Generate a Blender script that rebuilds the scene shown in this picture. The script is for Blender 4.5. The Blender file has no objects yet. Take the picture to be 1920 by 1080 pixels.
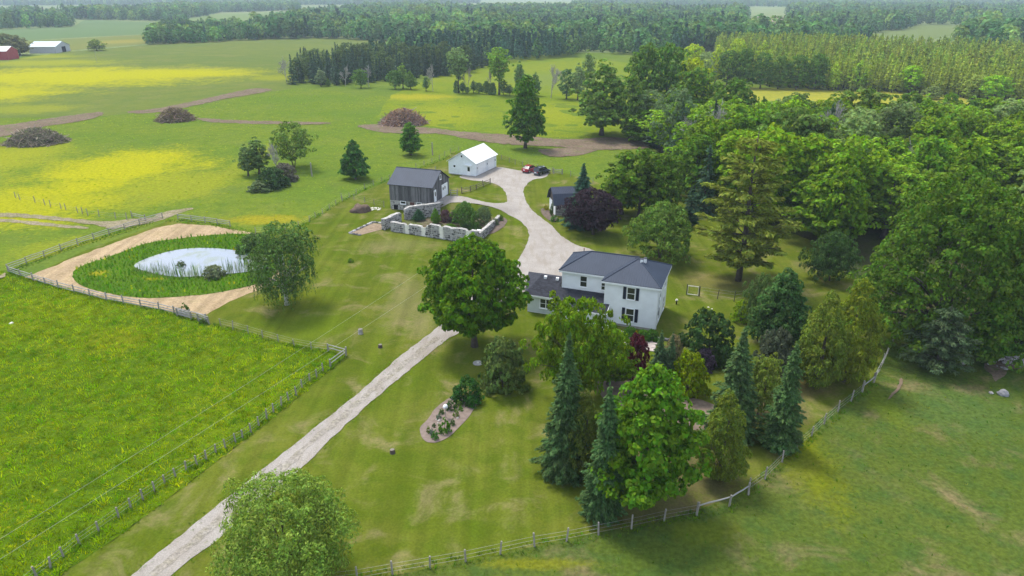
import bpy, bmesh, math, random
import numpy as np
from mathutils import Vector, Matrix, noise
from mathutils.geometry import delaunay_2d_cdt

S = bpy.context.scene
COL = S.collection
R = math.radians
rng = np.random.default_rng(7)
random.seed(7)

# ------------------------------------------------------------------ camera, sky, sun, exposure
CAM_H, FPX, HORIZON = 38.0, 1290.0, -15.0
PITCH = math.atan((540 - HORIZON) / FPX)
cd = bpy.data.cameras.new('camera')
cam = bpy.data.objects.new('camera', cd)
COL.objects.link(cam)
cam.location = (0, 0, CAM_H)
cam.rotation_euler = (math.pi / 2 - PITCH, 0, 0)
cd.sensor_width = 36.0
cd.lens = 36.0 * FPX / 1920.0
cd.clip_start = 0.5
cd.clip_end = 30000
S.camera = cam

SUN_EL, SUN_AZ = R(60), R(-38)          # azimuth measured from +Y towards +X
w = bpy.data.worlds.new('World')
S.world = w
w.use_nodes = True
nt = w.node_tree
sky = nt.nodes.new('ShaderNodeTexSky')
sky.sky_type = 'NISHITA'
sky.sun_disc = False
sky.sun_elevation = SUN_EL
sky.sun_rotation = SUN_AZ
sky.air_density = 1.0
sky.dust_density = 1.5
# broken white cloud, the same all over the sky
tcw = nt.nodes.new('ShaderNodeTexCoord')
cn = nt.nodes.new('ShaderNodeTexNoise')
cn.inputs['Scale'].default_value = 3.5
cn.inputs['Detail'].default_value = 5
nt.links.new(tcw.outputs['Generated'], cn.inputs['Vector'])
cr = nt.nodes.new('ShaderNodeMapRange')
cr.inputs['From Min'].default_value = 0.40
cr.inputs['From Max'].default_value = 0.62
nt.links.new(cn.outputs['Fac'], cr.inputs['Value'])
cm_ = nt.nodes.new('ShaderNodeMix')
cm_.data_type = 'RGBA'
cm_.inputs[7].default_value = (5.2, 5.5, 5.9, 1)
nt.links.new(cr.outputs['Result'], cm_.inputs[0])
nt.links.new(sky.outputs[0], cm_.inputs[6])
nt.links.new(cm_.outputs[2], nt.nodes['Background'].inputs[0])
nt.nodes['Background'].inputs[1].default_value = 0.15

sl = bpy.data.lights.new('sun', 'SUN')
sl.energy = 2.15
sl.angle = R(14.0)
sl.color = (1.0, 0.95, 0.86)
sun = bpy.data.objects.new('sun', sl)
COL.objects.link(sun)
sdir = Vector((math.sin(SUN_AZ) * math.cos(SUN_EL), math.cos(SUN_AZ) * math.cos(SUN_EL), math.sin(SUN_EL)))
sun.rotation_euler = sdir.to_track_quat('Z', 'Y').to_euler()
sun.location = (0, 0, 60)

S.view_settings.view_transform = 'Standard'
S.view_settings.look = 'None'
S.view_settings.gamma = 1.0
S.view_settings.exposure = 0.98
S.view_settings.use_curve_mapping = False
S.cycles.max_bounces = 6
S.cycles.diffuse_bounces = 3
S.cycles.transmission_bounces = 3
S.cycles.transparent_max_bounces = 4
S.cycles.volume_bounces = 0
S.cycles.caustics_reflective = False
S.cycles.caustics_refractive = False

# ------------------------------------------------------------------ where things stand: pixel of the photograph -> point on the ground
cp, sp = math.cos(PITCH), math.sin(PITCH)

def sstep(a, b, x):
    t = np.clip((x - a) / (b - a), 0, 1)
    return t * t * (3 - 2 * t)

def hgt(x, y):
    """height of the ground: flat, with the earth bank that carries the drive up to the barn door"""
    ax, ay, bx, by = -13.2, 128.0, -9.5, 124.5
    dx, dy = bx - ax, by - ay
    t = np.clip(((x - ax) * dx + (y - ay) * dy) / (dx * dx + dy * dy), 0, 1)
    ex, ey = x - (ax + t * dx), y - (ay + t * dy)
    ex = np.where(ex > 0, ex / 13.0, ex / 4.2)
    ey = np.where(ey > 0, ey / 12.0, ey / 4.8)
    d = np.sqrt(ex * ex + ey * ey)
    return 1.8 * (1 - sstep(0.25, 1.0, d))

def G(px, py, z=None):
    u = (px - 960) / FPX
    v = (py - 540) / FPX
    dx, dy, dz = u, cp - v * sp, -sp - v * cp
    if z is not None:
        t = (z - CAM_H) / dz
        return np.array([dx * t, dy * t, z])
    z = 0.0
    for _ in range(12):
        t = (z - CAM_H) / dz
        z = 0.5 * z + 0.5 * float(hgt(dx * t, dy * t))
    t = (z - CAM_H) / dz
    return np.array([dx * t, dy * t, z])

def zat(y, py):
    v = (py - 540) / FPX
    return CAM_H + y * (v * cp + sp) / (-cp + v * sp)

def mpp(x, y, z=0):
    return (y * cp - (z - CAM_H) * sp) / FPX      # metres per photograph pixel

# ------------------------------------------------------------------ node helpers
class NB:
    def __init__(s, name):
        s.m = bpy.data.materials.new(name)
        s.m.use_nodes = True
        s.t = s.m.node_tree
        s.b = s.t.nodes['Principled BSDF']
        s.b.inputs['Roughness'].default_value = 0.85
        s.b.inputs['Specular IOR Level'].default_value = 0.25
    def n(s, typ, **k):
        nd = s.t.nodes.new(typ)
        for a, b in k.items():
            setattr(nd, a, b)
        return nd
    def l(s, a, b):
        s.t.links.new(a, b)
    def put(s, inp, v):
        if hasattr(v, 'is_output'):
            s.l(v, inp)
        elif isinstance(v, (tuple, list)) and len(v) == 3 and inp.type == 'RGBA':
            inp.default_value = (*v, 1)
        else:
            inp.default_value = v
    def pos(s):
        return s.n('ShaderNodeNewGeometry').outputs['Position']
    def noise(s, scale, detail=4, rough=0.55, vec=None, dist=0.0, stretch=None, rot=0.0):
        nd = s.n('ShaderNodeTexNoise')
        nd.inputs['Scale'].default_value = scale
        nd.inputs['Detail'].default_value = detail
        nd.inputs['Roughness'].default_value = rough
        nd.inputs['Distortion'].default_value = dist
        v = vec or s.pos()
        if stretch or rot:
            mp = s.n('ShaderNodeMapping')
            mp.inputs['Scale'].default_value = stretch or (1, 1, 1)
            mp.inputs['Rotation'].default_value = (0, 0, rot)
            s.l(v, mp.inputs['Vector'])
            v = mp.outputs[0]
        s.l(v, nd.inputs['Vector'])
        return nd.outputs['Fac']
    def ramp(s, v, a, b, c0=0.0, c1=1.0):
        r = s.n('ShaderNodeMapRange', interpolation_type='SMOOTHSTEP')
        s.put(r.inputs['Value'], v)
        r.inputs['From Min'].default_value = a
        r.inputs['From Max'].default_value = b
        r.inputs['To Min'].default_value = c0
        r.inputs['To Max'].default_value = c1
        return r.outputs['Result']
    def mix(s, f, a, b, blend='MIX'):
        m = s.n('ShaderNodeMix', data_type='RGBA', blend_type=blend)
        s.put(m.inputs[0], f)
        s.put(m.inputs[6], a)
        s.put(m.inputs[7], b)
        return m.outputs[2]
    def math(s, op, a, b=0.5):
        m = s.n('ShaderNodeMath', operation=op)
        s.put(m.inputs[0], a)
        s.put(m.inputs[1], b)
        return m.outputs[0]
    def hsv(s, col, val=1.0, hue=0.5, sat=1.0):
        h = s.n('ShaderNodeHueSaturation')
        s.put(h.inputs['Color'], col)
        s.put(h.inputs['Value'], val)
        s.put(h.inputs['Hue'], hue)
        s.put(h.inputs['Saturation'], sat)
        return h.outputs[0]
    def bump(s, h, strength=0.3, dist=0.1):
        b = s.n('ShaderNodeBump')
        b.inputs['Strength'].default_value = strength
        b.inputs['Distance'].default_value = dist
        s.l(h, b.inputs['Height'])
        s.l(b.outputs[0], s.b.inputs['Normal'])
    def col(s, c):
        s.put(s.b.inputs['Base Color'], c)
        return s
    def disc(s, x, y, r, r2=None, wob=0.25, rot=0.0):
        """soft patch of colour, for growth, soil and painted sunlight, round a spot on the ground (elliptical, ragged edge)"""
        g = s.n('ShaderNodeMapping')
        g.inputs['Location'].default_value = (-x, -y, 0)
        s.l(s.pos(), g.inputs['Vector'])
        g2 = s.n('ShaderNodeMapping')
        g2.inputs['Rotation'].default_value = (0, 0, -rot)
        s.l(g.outputs[0], g2.inputs['Vector'])
        g3 = s.n('ShaderNodeMapping')
        g3.inputs['Scale'].default_value = (1 / r, 1 / (r2 or r), 0)
        s.l(g2.outputs[0], g3.inputs['Vector'])
        le = s.n('ShaderNodeVectorMath', operation='LENGTH')
        s.l(g3.outputs[0], le.inputs[0])
        nz = s.noise(2.2 / min(r, r2 or r), 5)
        n2 = s.noise(16.0 / min(r, r2 or r), 4, 0.7)
        d = s.math('ADD', le.outputs['Value'], s.math('MULTIPLY', s.math('SUBTRACT', nz, 0.5), wob * 5))
        d = s.math('ADD', d, s.math('MULTIPLY', s.math('SUBTRACT', n2, 0.5), 1.5))
        return s.ramp(d, 1.15, 0.35)

def simple(name, col, rough=0.6, spec=0.3, metal=0.0, var=0.12, scale=1.5, bump=0.0):
    b = NB(name)
    b.b.inputs['Roughness'].default_value = rough
    b.b.inputs['Specular IOR Level'].default_value = spec
    b.b.inputs['Metallic'].default_value = metal
    tc = b.n('ShaderNodeTexCoord').outputs['Object']
    f = b.noise(scale, 5, vec=tc)
    b.col(b.hsv(col, b.ramp(f, 0.25, 0.75, 1 - var, 1 + var)))
    if bump:
        b.bump(b.noise(scale * 6, 4, vec=tc), bump, 0.03)
    return b.m

def island(name, col, var=0.35, rough=0.85, hue=0.03, grain=None):
    """pieces (boards, stones, sticks) that each have a tone of their own"""
    b = NB(name)
    b.b.inputs['Roughness'].default_value = rough
    ri = b.n('ShaderNodeNewGeometry').outputs['Random Per Island']
    c = b.hsv(col, b.ramp(ri, 0, 1, 1 - var, 1 + var), b.ramp(b.math('FRACT', b.math('MULTIPLY', ri, 7.31)), 0, 1, 0.5 - hue, 0.5 + hue))
    tc = b.n('ShaderNodeTexCoord').outputs['Object']
    f = b.noise(2.5, 5, vec=tc, stretch=grain)
    c = b.hsv(c, b.ramp(f, 0.25, 0.75, 0.75, 1.25))
    b.col(c)
    return b.m

def leafmat(name, transl=0.3, var=0.3, hue=0.018, use_obj=True, col=(0.05, 0.09, 0.02), inst=0.0, rough=0.6, spec=0.06):
    b = NB(name)
    t = b.t
    if use_obj:
        base = b.n('ShaderNodeObjectInfo').outputs['Color']
    else:
        base = b.n('ShaderNodeRGB').outputs[0]
        base.node.outputs[0].default_value = (*col, 1)
    ri = b.n('ShaderNodeNewGeometry').outputs['Random Per Island']
    r2 = b.math('FRACT', b.math('MULTIPLY', ri, 13.7))
    c = b.hsv(base, b.ramp(ri, 0, 1, 1.8 * (1 - var), 1.8 * (1 + var)), b.ramp(r2, 0, 1, 0.5 - hue, 0.5 + hue), 1.08)
    tc = b.n('ShaderNodeTexCoord').outputs['Object']
    nz = b.noise(0.55, 3, vec=tc)
    c = b.hsv(c, b.ramp(nz, 0.3, 0.7, 0.82, 1.18), b.ramp(nz, 0.3, 0.7, 0.49, 0.51))
    if inst:
        ra = b.n('ShaderNodeObjectInfo').outputs['Random']
        c = b.hsv(c, b.ramp(ra, 0, 1, 1 - inst, 1 + inst), b.ramp(b.math('FRACT', b.math('MULTIPLY', ra, 9.7)), 0, 1, 0.485, 0.525))
    b.col(c)
    b.b.inputs['Roughness'].default_value = rough
    b.b.inputs['Specular IOR Level'].default_value = spec
    tr = b.n('ShaderNodeBsdfTranslucent')
    b.l(b.hsv(c, 1.25, 0.5, 1.1), tr.inputs['Color'])
    mx = b.n('ShaderNodeMixShader')
    mx.inputs[0].default_value = transl
    b.l(b.b.outputs[0], mx.inputs[1])
    b.l(tr.outputs[0], mx.inputs[2])
    b.l(mx.outputs[0], t.nodes['Material Output'].inputs['Surface'])
    return b.m

# ------------------------------------------------------------------ object helpers
def tag(o, label=None, cat=None, group=None, kind=None):
    if label: o['label'] = label
    if cat: o['category'] = cat
    if group: o['group'] = group
    if kind: o['kind'] = kind
    return o

def empty(name, loc, rz=0.0, label=None, cat=None, group=None):
    o = bpy.data.objects.new(name, None)
    COL.objects.link(o)
    o.empty_display_size = 0.5
    o.location = [float(c) for c in loc]
    o.rotation_euler = (0, 0, rz)
    return tag(o, label, cat, group)

def link(name, me, parent=None, loc=(0, 0, 0), rz=0.0, scale=None, color=None):
    o = bpy.data.objects.new(name, me)
    COL.objects.link(o)
    o.parent = parent
    o.location = [float(c) for c in loc]
    if rz: o.rotation_euler = (0, 0, rz)
    if scale is not None:
        o.scale = scale if hasattr(scale, '__len__') else (scale,) * 3
    if color is not None: o.color = (*color, 1)
    return o

def npmesh(name, V, F, mats, midx=None, smooth=False):
    """F: (M,k) int array of one polygon size"""
    me = bpy.data.meshes.new(name)
    V = np.asarray(V, np.float32)
    F = np.asarray(F, np.int32)
    me.vertices.add(len(V))
    me.vertices.foreach_set('co', V.ravel())
    k = F.shape[1]
    me.loops.add(F.size)
    me.loops.foreach_set('vertex_index', F.ravel())
    me.polygons.add(len(F))
    me.polygons.foreach_set('loop_start', np.arange(0, F.size, k, dtype=np.int32))
    me.polygons.foreach_set('loop_total', np.full(len(F), k, np.int32))
    if midx is not None:
        me.polygons.foreach_set('material_index', np.asarray(midx, np.int32))
    if smooth:
        me.polygons.foreach_set('use_smooth', np.ones(len(F), bool))
    for m in (mats if isinstance(mats, (list, tuple)) else [mats]):
        me.materials.append(m)
    me.update(calc_edges=True)
    return me

class MB:
    def __init__(s):
        s.v, s.f, s.mi = [], [], []
    def add(s, vs, fs, mi=0):
        o = len(s.v)
        s.v += [tuple(float(c) for c in p) for p in vs]
        s.f += [tuple(i + o for i in f) for f in fs]
        s.mi += [mi] * len(fs)
        return s
    def quad(s, a, b, c, d, mi=0):
        return s.add([a, b, c, d], [(0, 1, 2, 3)], mi)
    def poly(s, pts, mi=0):
        return s.add(pts, [tuple(range(len(pts)))], mi)
    def box(s, lo, hi, mi=0, jit=0.0):
        (a, b, c), (d, e, f) = lo, hi
        vs = [(a, b, c), (d, b, c), (d, e, c), (a, e, c), (a, b, f), (d, b, f), (d, e, f), (a, e, f)]
        if jit:
            vs = [tuple(q + random.uniform(-jit, jit) for q in p) for p in vs]
        return s.add(vs, [(0, 3, 2, 1), (4, 5, 6, 7), (0, 1, 5, 4), (1, 2, 6, 5), (2, 3, 7, 6), (3, 0, 4, 7)], mi)
    def slab(s, pts, th, mi=0):
        """polygon with thickness th downwards along its normal"""
        p = [Vector(q) for q in pts]
        n = (p[1] - p[0]).cross(p[2] - p[0]).normalized()
        if n.z < 0: n = -n
        q = [x - n * th for x in p]
        k = len(p)
        fs = [tuple(range(k)), tuple(range(2 * k - 1, k - 1, -1))] + [(i, i + k, (i + 1) % k + k, (i + 1) % k) for i in range(k)]
        return s.add(p + q, fs, mi)
    def tube(s, pts, rad, n=6, mi=0, cap=True):
        pts = [Vector([float(c) for c in p]) for p in pts]
        m = len(pts)
        if not hasattr(rad, '__len__'): rad = [rad] * m
        vs, fs = [], []
        for i, p in enumerate(pts):
            d = (pts[min(i + 1, m - 1)] - pts[max(i - 1, 0)])
            if d.length < 1e-6: d = Vector((0, 0, 1))
            d.normalize()
            a = d.orthogonal().normalized() if abs(d.z) < 0.95 else Vector((1, 0, 0)).cross(d).normalized()
            b = d.cross(a).normalized()
            for j in range(n):
                t = 2 * math.pi * j / n
                vs.append(p + (a * math.cos(t) + b * math.sin(t)) * rad[i])
        for i in range(m - 1):
            for j in range(n):
                fs.append((i * n + j, i * n + (j + 1) % n, (i + 1) * n + (j + 1) % n, (i + 1) * n + j))
        if cap:
            fs.append(tuple(range(n - 1, -1, -1)))
            fs.append(tuple(range((m - 1) * n, m * n)))
        return s.add(vs, fs, mi)
    def blob(s, c, r, mi=0, seed=0, amp=0.25, seg=8, rings=5, squash=1.0):
        """a rounded uneven lump (stone)"""
        vs, fs = [], []
        c = Vector([float(q) for q in c])
        for i in range(rings + 1):
            th = math.pi * i / rings
            for j in range(seg):
                ph = 2 * math.pi * j / seg
                d = Vector((math.sin(th) * math.cos(ph), math.sin(th) * math.sin(ph), math.cos(th)))
                k = 1 + amp * noise.noise(d * 1.6 + Vector((seed * 3.1, seed * 1.7, 0)))*1.6
                vs.append(c + Vector((d.x * r, d.y * r, d.z * r * squash)) * k)
        for i in range(rings):
            for j in range(seg):
                fs.append((i * seg + j, (i + 1) * seg + j, (i + 1) * seg + (j + 1) % seg, i * seg + (j + 1) % seg))
        return s.add(vs, fs, mi)
    def mesh(s, name, mats, smooth=False):
        me = bpy.data.meshes.new(name)
        me.from_pydata(s.v, [], s.f)
        for m in (mats if isinstance(mats, (list, tuple)) else [mats]):
            me.materials.append(m)
        if any(s.mi): me.polygons.foreach_set('material_index', s.mi)
        if smooth: me.polygons.foreach_set('use_smooth', [True] * len(me.polygons))
        me.update()
        return me
    def build(s, name, mats, parent=None, loc=(0, 0, 0), rz=0.0, smooth=False):
        return link(name, s.mesh(name, mats, smooth), parent, loc, rz)

# ------------------------------------------------------------------ ground sheets
def smooth_poly(pts, sub=6, closed=True):
    P = np.array(pts, float)
    n = len(P)
    out = []
    for i in range(n if closed else n - 1):
        if closed:
            p0, p1, p2, p3 = P[(i - 1) % n], P[i], P[(i + 1) % n], P[(i + 2) % n]
        else:
            p0, p1, p2, p3 = P[max(i - 1, 0)], P[i], P[i + 1], P[min(i + 2, n - 1)]
        for k in range(sub):
            t = k / sub
            out.append(0.5 * (2 * p1 + (p2 - p0) * t + (2 * p0 - 5 * p1 + 4 * p2 - p3) * t * t + (3 * p1 - p0 - 3 * p2 + p3) * t ** 3))
    if not closed: out.append(P[-1])
    return np.array(out)

def inside(poly, X, Y):
    x0, y0 = poly[:, 0], poly[:, 1]
    x1, y1 = np.roll(x0, -1), np.roll(y0, -1)
    r = np.zeros(X.shape, bool)
    for a, b, c, d in zip(x0, y0, x1, y1):
        if b == d: continue
        r ^= ((b > Y) != (d > Y)) & (X < (c - a) * (Y - b) / (d - b) + a)
    return r

def wpoly(px):
    return np.array([G(a, b)[:2] for a, b in px])

def sheet(name, poly, mat, off, grid=4.0, edge=None, jit=0.0, relief=None, kind='structure', bound=0.12):
    """a ground sheet over a world polygon, lying on hgt() + off; edges resampled and roughened"""
    P = np.asarray(poly, float)
    edge = edge or grid
    B = []
    for i in range(len(P)):
        a, b = P[i], P[(i + 1) % len(P)]
        L = np.hypot(*(b - a))
        for k in range(max(1, int(L / edge))):
            B.append(a + (b - a) * k / max(1, int(L / edge)))
    B = np.array(B)
    if jit:
        nx = np.array([noise.noise(Vector((p[0] * 0.6, p[1] * 0.6, 3.3))) + 0.6 * noise.noise(Vector((p[0] * 2.1, p[1] * 2.1, 1.3))) for p in B])
        ny = np.array([noise.noise(Vector((p[0] * 0.6, p[1] * 0.6, 9.1))) + 0.6 * noise.noise(Vector((p[0] * 2.1, p[1] * 2.1, 5.3))) for p in B])
        B = B + jit * np.stack([nx, ny], 1)
    lo, hi = B.min(0), B.max(0)
    gx = np.arange(lo[0], hi[0], grid)
    gy = np.arange(lo[1], hi[1], grid)
    X, Y = np.meshgrid(gx, gy)
    X = X + rng.uniform(-.3, .3, X.shape) * grid
    Y = Y + rng.uniform(-.3, .3, Y.shape) * grid
    m = inside(B, X, Y)
    I = np.stack([X[m], Y[m]], 1)
    V = [Vector(p) for p in B] + [Vector(p) for p in I]
    n = len(B)
    r = delaunay_2d_cdt(V, [(i, (i + 1) % n) for i in range(n)], [list(range(n))], 1, 1e-4)
    co = np.array([(v.x, v.y) for v in r[0]])
    z = hgt(co[:, 0], co[:, 1]) + off
    if relief is not None:
        z = z + relief(co[:, 0], co[:, 1])
    tri = np.array([f for f in r[2]], np.int32)
    a, b, c = co[tri[:, 0]], co[tri[:, 1]], co[tri[:, 2]]
    flip = ((b - a)[:, 0] * (c - a)[:, 1] - (b - a)[:, 1] * (c - a)[:, 0]) < 0
    tri[flip] = tri[flip][:, ::-1]
    me = npmesh(name, np.column_stack([co, z]), tri, mat, smooth=True)
    o = link(name, me)
    return tag(o, kind=kind)

def grassmat(name, a, b, c, dry=None, dryamt=0.35, s1=0.05, s2=0.6, s3=4.0, fine=0.35, bump=0.5, stripes=None, patches=(), flowers=None):
    m = NB(name)
    f1 = m.noise(s1, 5, 0.6)
    f2 = m.noise(s2, 5, 0.6)
    f3 = m.noise(s3, 3, 0.7)
    c1 = m.mix(m.ramp(f1, 0.35, 0.65), a, b)
    c1 = m.mix(m.ramp(f2, 0.42, 0.68, 0.0, 0.7), c1, c)
    if dry is not None:
        fd = m.noise(s1 * 3.1, 6, 0.65, dist=0.6)
        c1 = m.mix(m.ramp(fd, 0.5, 0.72, 0.0, dryamt), c1, dry)
    for (x, y, r, r2, rot, col, amt) in patches:
        c1 = m.mix(m.math('MULTIPLY', m.disc(x, y, r, r2, rot=rot), amt), c1, col)
    if flowers is not None:
        col, thr, amt = flowers
        ff = m.noise(1.7, 2, 0.6)
        fg = m.noise(0.07, 4, 0.6)
        c1 = m.mix(m.math('MULTIPLY', m.ramp(ff, thr, thr + 0.06, 0, amt), m.ramp(fg, 0.45, 0.6)), c1, col)
    if stripes:
        rot, wid, amt = stripes
        st = m.noise(1.0 / wid, 2, 0.5, stretch=(1, 0.03, 1), rot=rot)
        c1 = m.hsv(c1, m.ramp(st, 0.35, 0.65, 1 - amt, 1 + amt))
    c1 = m.hsv(c1, m.ramp(f3, 0.25, 0.75, 1 - fine, 1 + fine))
    m.col(c1)
    m.b.inputs['Roughness'].default_value = 0.95
    m.b.inputs['Specular IOR Level'].default_value = 0.0
    h = m.math('ADD', f3, m.math('MULTIPLY', f2, 1.5))
    m.bump(h, bump, 0.15)
    return m.m

GREEN = (0.075, 0.125, 0.018)

def unit(a):
    return a / np.maximum(np.linalg.norm(a, axis=-1, keepdims=True), 1e-9)

def ribbon(pxs, w_):
    P = np.array([G(a, b)[:2] for a, b in pxs])
    d = np.gradient(P, axis=0)
    n_ = unit(np.stack([-d[:, 1], d[:, 0]], 1))
    return np.vstack([P + n_ * w_ / 2, (P - n_ * w_ / 2)[::-1]])

def spot(px, py, wpx, hpx, col, amt=1.0):
    c = G(px, py)
    a, b = G(px, py + hpx / 2), G(px, py - hpx / 2)
    l, r = G(px - wpx / 2, py), G(px + wpx / 2, py)
    return (c[0], c[1], abs(r[0] - l[0]) / 2, abs(b[1] - a[1]) / 2, 0.0, col, amt)

YEL = (0.30, 0.292, 0.008)  # yellow of buttercups and of sunlight painted on the fields
YEL2 = (0.22, 0.235, 0.015)
# ------------------------------------------------------------------ the ground
base_mat = grassmat('far_farmland', (0.15, 0.20, 0.075), (0.19, 0.22, 0.09), (0.13, 0.18, 0.07), dry=(0.16, 0.15, 0.06), s1=0.004, s2=0.03, s3=0.25, bump=0.1)
o = tag(MB().quad((-9000, -300, 0), (9000, -300, 0), (9000, 14000, 0), (-9000, 14000, 0)).build('ground', base_mat), kind='structure')

sheet('near_pasture', wpoly([(-2500, 104), (-200, 104), (600, 100), (1300, 98), (2300, 104), (4600, 110), (3200, 1160), (-1300, 1160)]), grassmat('plain_pasture', (0.095, 0.145, 0.02), (0.12, 0.16, 0.022), (0.08, 0.13, 0.02), s1=.03, s2=.3, s3=1.5, fine=.2, bump=.3), 0.01, grid=40, edge=30)
meadow_mat = grassmat('lush_meadow', (0.068, 0.125, 0.004), (0.105, 0.155, 0.005), (0.05, 0.098, 0.006), s1=0.06, s2=0.8, s3=3.2, fine=0.28, bump=0.6,
                      flowers=((0.30, 0.27, 0.01), 0.58, 0.55),
                      patches=[spot(60, 600, 300, 130, (0.13, 0.17, 0.005), 0.7), spot(220, 640, 160, 60, (0.17, 0.17, 0.006), 0.5)])
def tuss(x, y):
    z = np.array([noise.noise(Vector((a * 0.9, b * 0.9, 0))) + 0.55 * noise.noise(Vector((a * 2.3, b * 2.3, 4))) for a, b in zip(x, y)])
    return 0.16 * np.clip(z + 0.25, 0, 1)
front_meadow_px = [(12, 510), (200, 562), (330, 592), (390, 608), (520, 642), (648, 668), (560, 745), (450, 833), (330, 925), (215, 1012), (90, 1092), (-40, 1170), (-500, 1170), (-620, 800), (-560, 520), (-200, 505)]
front_meadow_w = wpoly(front_meadow_px)
sheet('front_meadow', front_meadow_w, meadow_mat, 0.03, grid=0.62, edge=0.8, jit=0.1, relief=tuss)

mid_mat = grassmat('buttercup_pasture', (0.095, 0.15, 0.016), (0.125, 0.165, 0.018), (0.075, 0.125, 0.016), s1=0.03, s2=0.35, s3=1.4, fine=0.22, bump=0.5, dry=(0.15, 0.16, 0.05), dryamt=0.25,
                   flowers=(YEL2, 0.57, 0.35),
                   patches=[spot(230, 315, 330, 90, YEL, 0.95), spot(60, 380, 400, 110, YEL, 0.8), spot(-120, 330, 350, 150, YEL2, 0.9), spot(500, 412, 180, 22, (0.26, 0.22, 0.012), 0.75),  # yellow patches: buttercups, with patchy sunlight painted into the same colour
                            spot(30, 285, 240, 60, YEL2, 0.7), spot(330, 350, 240, 80, YEL2, 0.7), spot(470, 300, 60, 120, YEL2, .5), spot(120, 470, 260, 60, YEL2, 0.6)])
mid_px = [(-900, 240), (190, 218), (330, 205), (510, 172), (560, 165), (700, 180), (830, 185), (955, 190), (1085, 195), (1240, 262), (1265, 330), (1180, 370), (1075, 328), (960, 312), (830, 300), (722, 341), (640, 378), (560, 428), (480, 437), (318, 412), (150, 462), (15, 508), (-700, 520)]
sheet('buttercup_pasture', wpoly(mid_px), mid_mat, 0.02, grid=4, edge=3, relief=lambda x, y: 0.12 * np.array([max(0, noise.noise(Vector((a * 0.35, b * 0.35, 2)))) for a, b in zip(x, y)]))

upper_mat = grassmat('hill_pasture', (0.105, 0.14, 0.03), (0.125, 0.15, 0.03), (0.09, 0.13, 0.028), s1=0.012, s2=0.12, s3=0.9, fine=0.12, bump=0.3, dry=(0.17, 0.165, 0.055), dryamt=0.5,
                     patches=[spot(120, 143, 720, 44, YEL, 1.0), spot(330, 138, 360, 24, YEL, 0.9), spot(-60, 178, 420, 40, YEL, 0.95), spot(90, 118, 300, 16, YEL2, 0.9), spot(520, 146, 120, 14, YEL2, 0.6), spot(40, 205, 240, 24, YEL2, .6), spot(50, 106, 240, 12, YEL2, .8)])  # yellow band paints a sunlit strip together with its buttercups
upper_px = [(-1400, 112), (20, 112), (120, 98), (280, 84), (480, 73), (600, 71), (760, 77), (700, 100), (560, 135), (545, 168), (510, 172), (330, 205), (190, 218), (-1300, 245)]
sheet('hill_pasture', wpoly(upper_px), upper_mat, 0.03, grid=14, edge=12, jit=1.0)

back_mat = grassmat('back_pasture', (0.125, 0.175, 0.012), (0.16, 0.19, 0.014), (0.105, 0.155, 0.018), s1=0.02, s2=0.25, s3=1.2, fine=0.18, bump=0.4,
                    patches=[spot(830, 215, 160, 50, YEL2, 0.6), spot(780, 182, 200, 14, (0.27, 0.25, 0.015), 0.8), spot(1040, 215, 130, 60, YEL2, 0.55), spot(1080, 150, 300, 40, (0.13, 0.17, 0.04), 0.7)])
back_px = [(735, 178), (800, 150), (930, 114), (1080, 108), (1180, 118), (1300, 150), (1240, 265), (1150, 262), (980, 255), (830, 240), (700, 225)]
sheet('back_pasture', wpoly(back_px), back_mat, 0.05, grid=6, edge=5, jit=0.8)

# far fields in their own colours
def far_field(name, px, a, b, off=0.12, **k):
    sheet(name, wpoly(px), grassmat(name, a, b, tuple((p + q) / 2 for p, q in zip(a, b)), s1=0.006, s2=0.05, s3=0.5, fine=0.08, bump=0.1, **k), off, grid=60, edge=30, jit=2.0)
far_field('far_crop_field', [(-500, 62), (0, 56), (135, 50), (160, 37), (300, 43), (300, 63), (60, 75), (-500, 92)], (0.10, 0.155, 0.06), (0.115, 0.165, 0.065))
far_field('far_hay_field', [(-500, 94), (60, 77), (300, 64), (300, 80), (100, 98), (-500, 110)], (0.12, 0.15, 0.04), (0.16, 0.17, 0.045), patches=[spot(230, 78, 120, 10, (0.24, 0.21, 0.04), .7)])
far_field('far_green_field', [(290, 38), (410, 27), (545, 23), (545, 36), (480, 42), (290, 44)], (0.13, 0.18, 0.06), (0.14, 0.19, 0.06))
far_field('far_pale_field', [(820, 14), (840, 9), (1000, 3.5), (1090, 4), (1060, 8.5), (940, 13)], (0.20, 0.25, 0.08), (0.18, 0.23, 0.07))
far_field('far_stubble_field', [(-300, 24), (0, 17), (180, 12), (170, 20), (60, 23), (-300, 33)], (0.17, 0.18, 0.08), (0.15, 0.17, 0.07))
far_field('tilled_field', [(1405, 37), (1420, 31), (1470, 32), (1466, 44), (1440, 50)], (0.30, 0.22, 0.16), (0.26, 0.2, 0.15))
far_field('clearing_field', [(1585, 67), (1690, 46), (1815, 48), (1920, 50), (2200, 52), (2200, 78), (1820, 60), (1740, 75)], (0.12, 0.155, 0.05), (0.13, 0.165, 0.05))
for i, (px, c) in enumerate([([(0, 7), (180, 2), (420, 0), (400, 4), (150, 7)], (0.2, 0.22, 0.1)), ([(560, 6), (760, -1), (900, -1), (700, 5)], (0.17, 0.21, 0.1)), ([(1150, 3), (1350, -3), (1700, -3), (1500, 4)], (0.16, 0.2, 0.1)), ([(1600, 15), (1760, 11), (2000, 9), (2000, 13), (1800, 15)], (0.24, 0.22, 0.13))]):
    far_field('distant_field', px, c, tuple(q * 0.9 for q in c), off=0.3)
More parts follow.
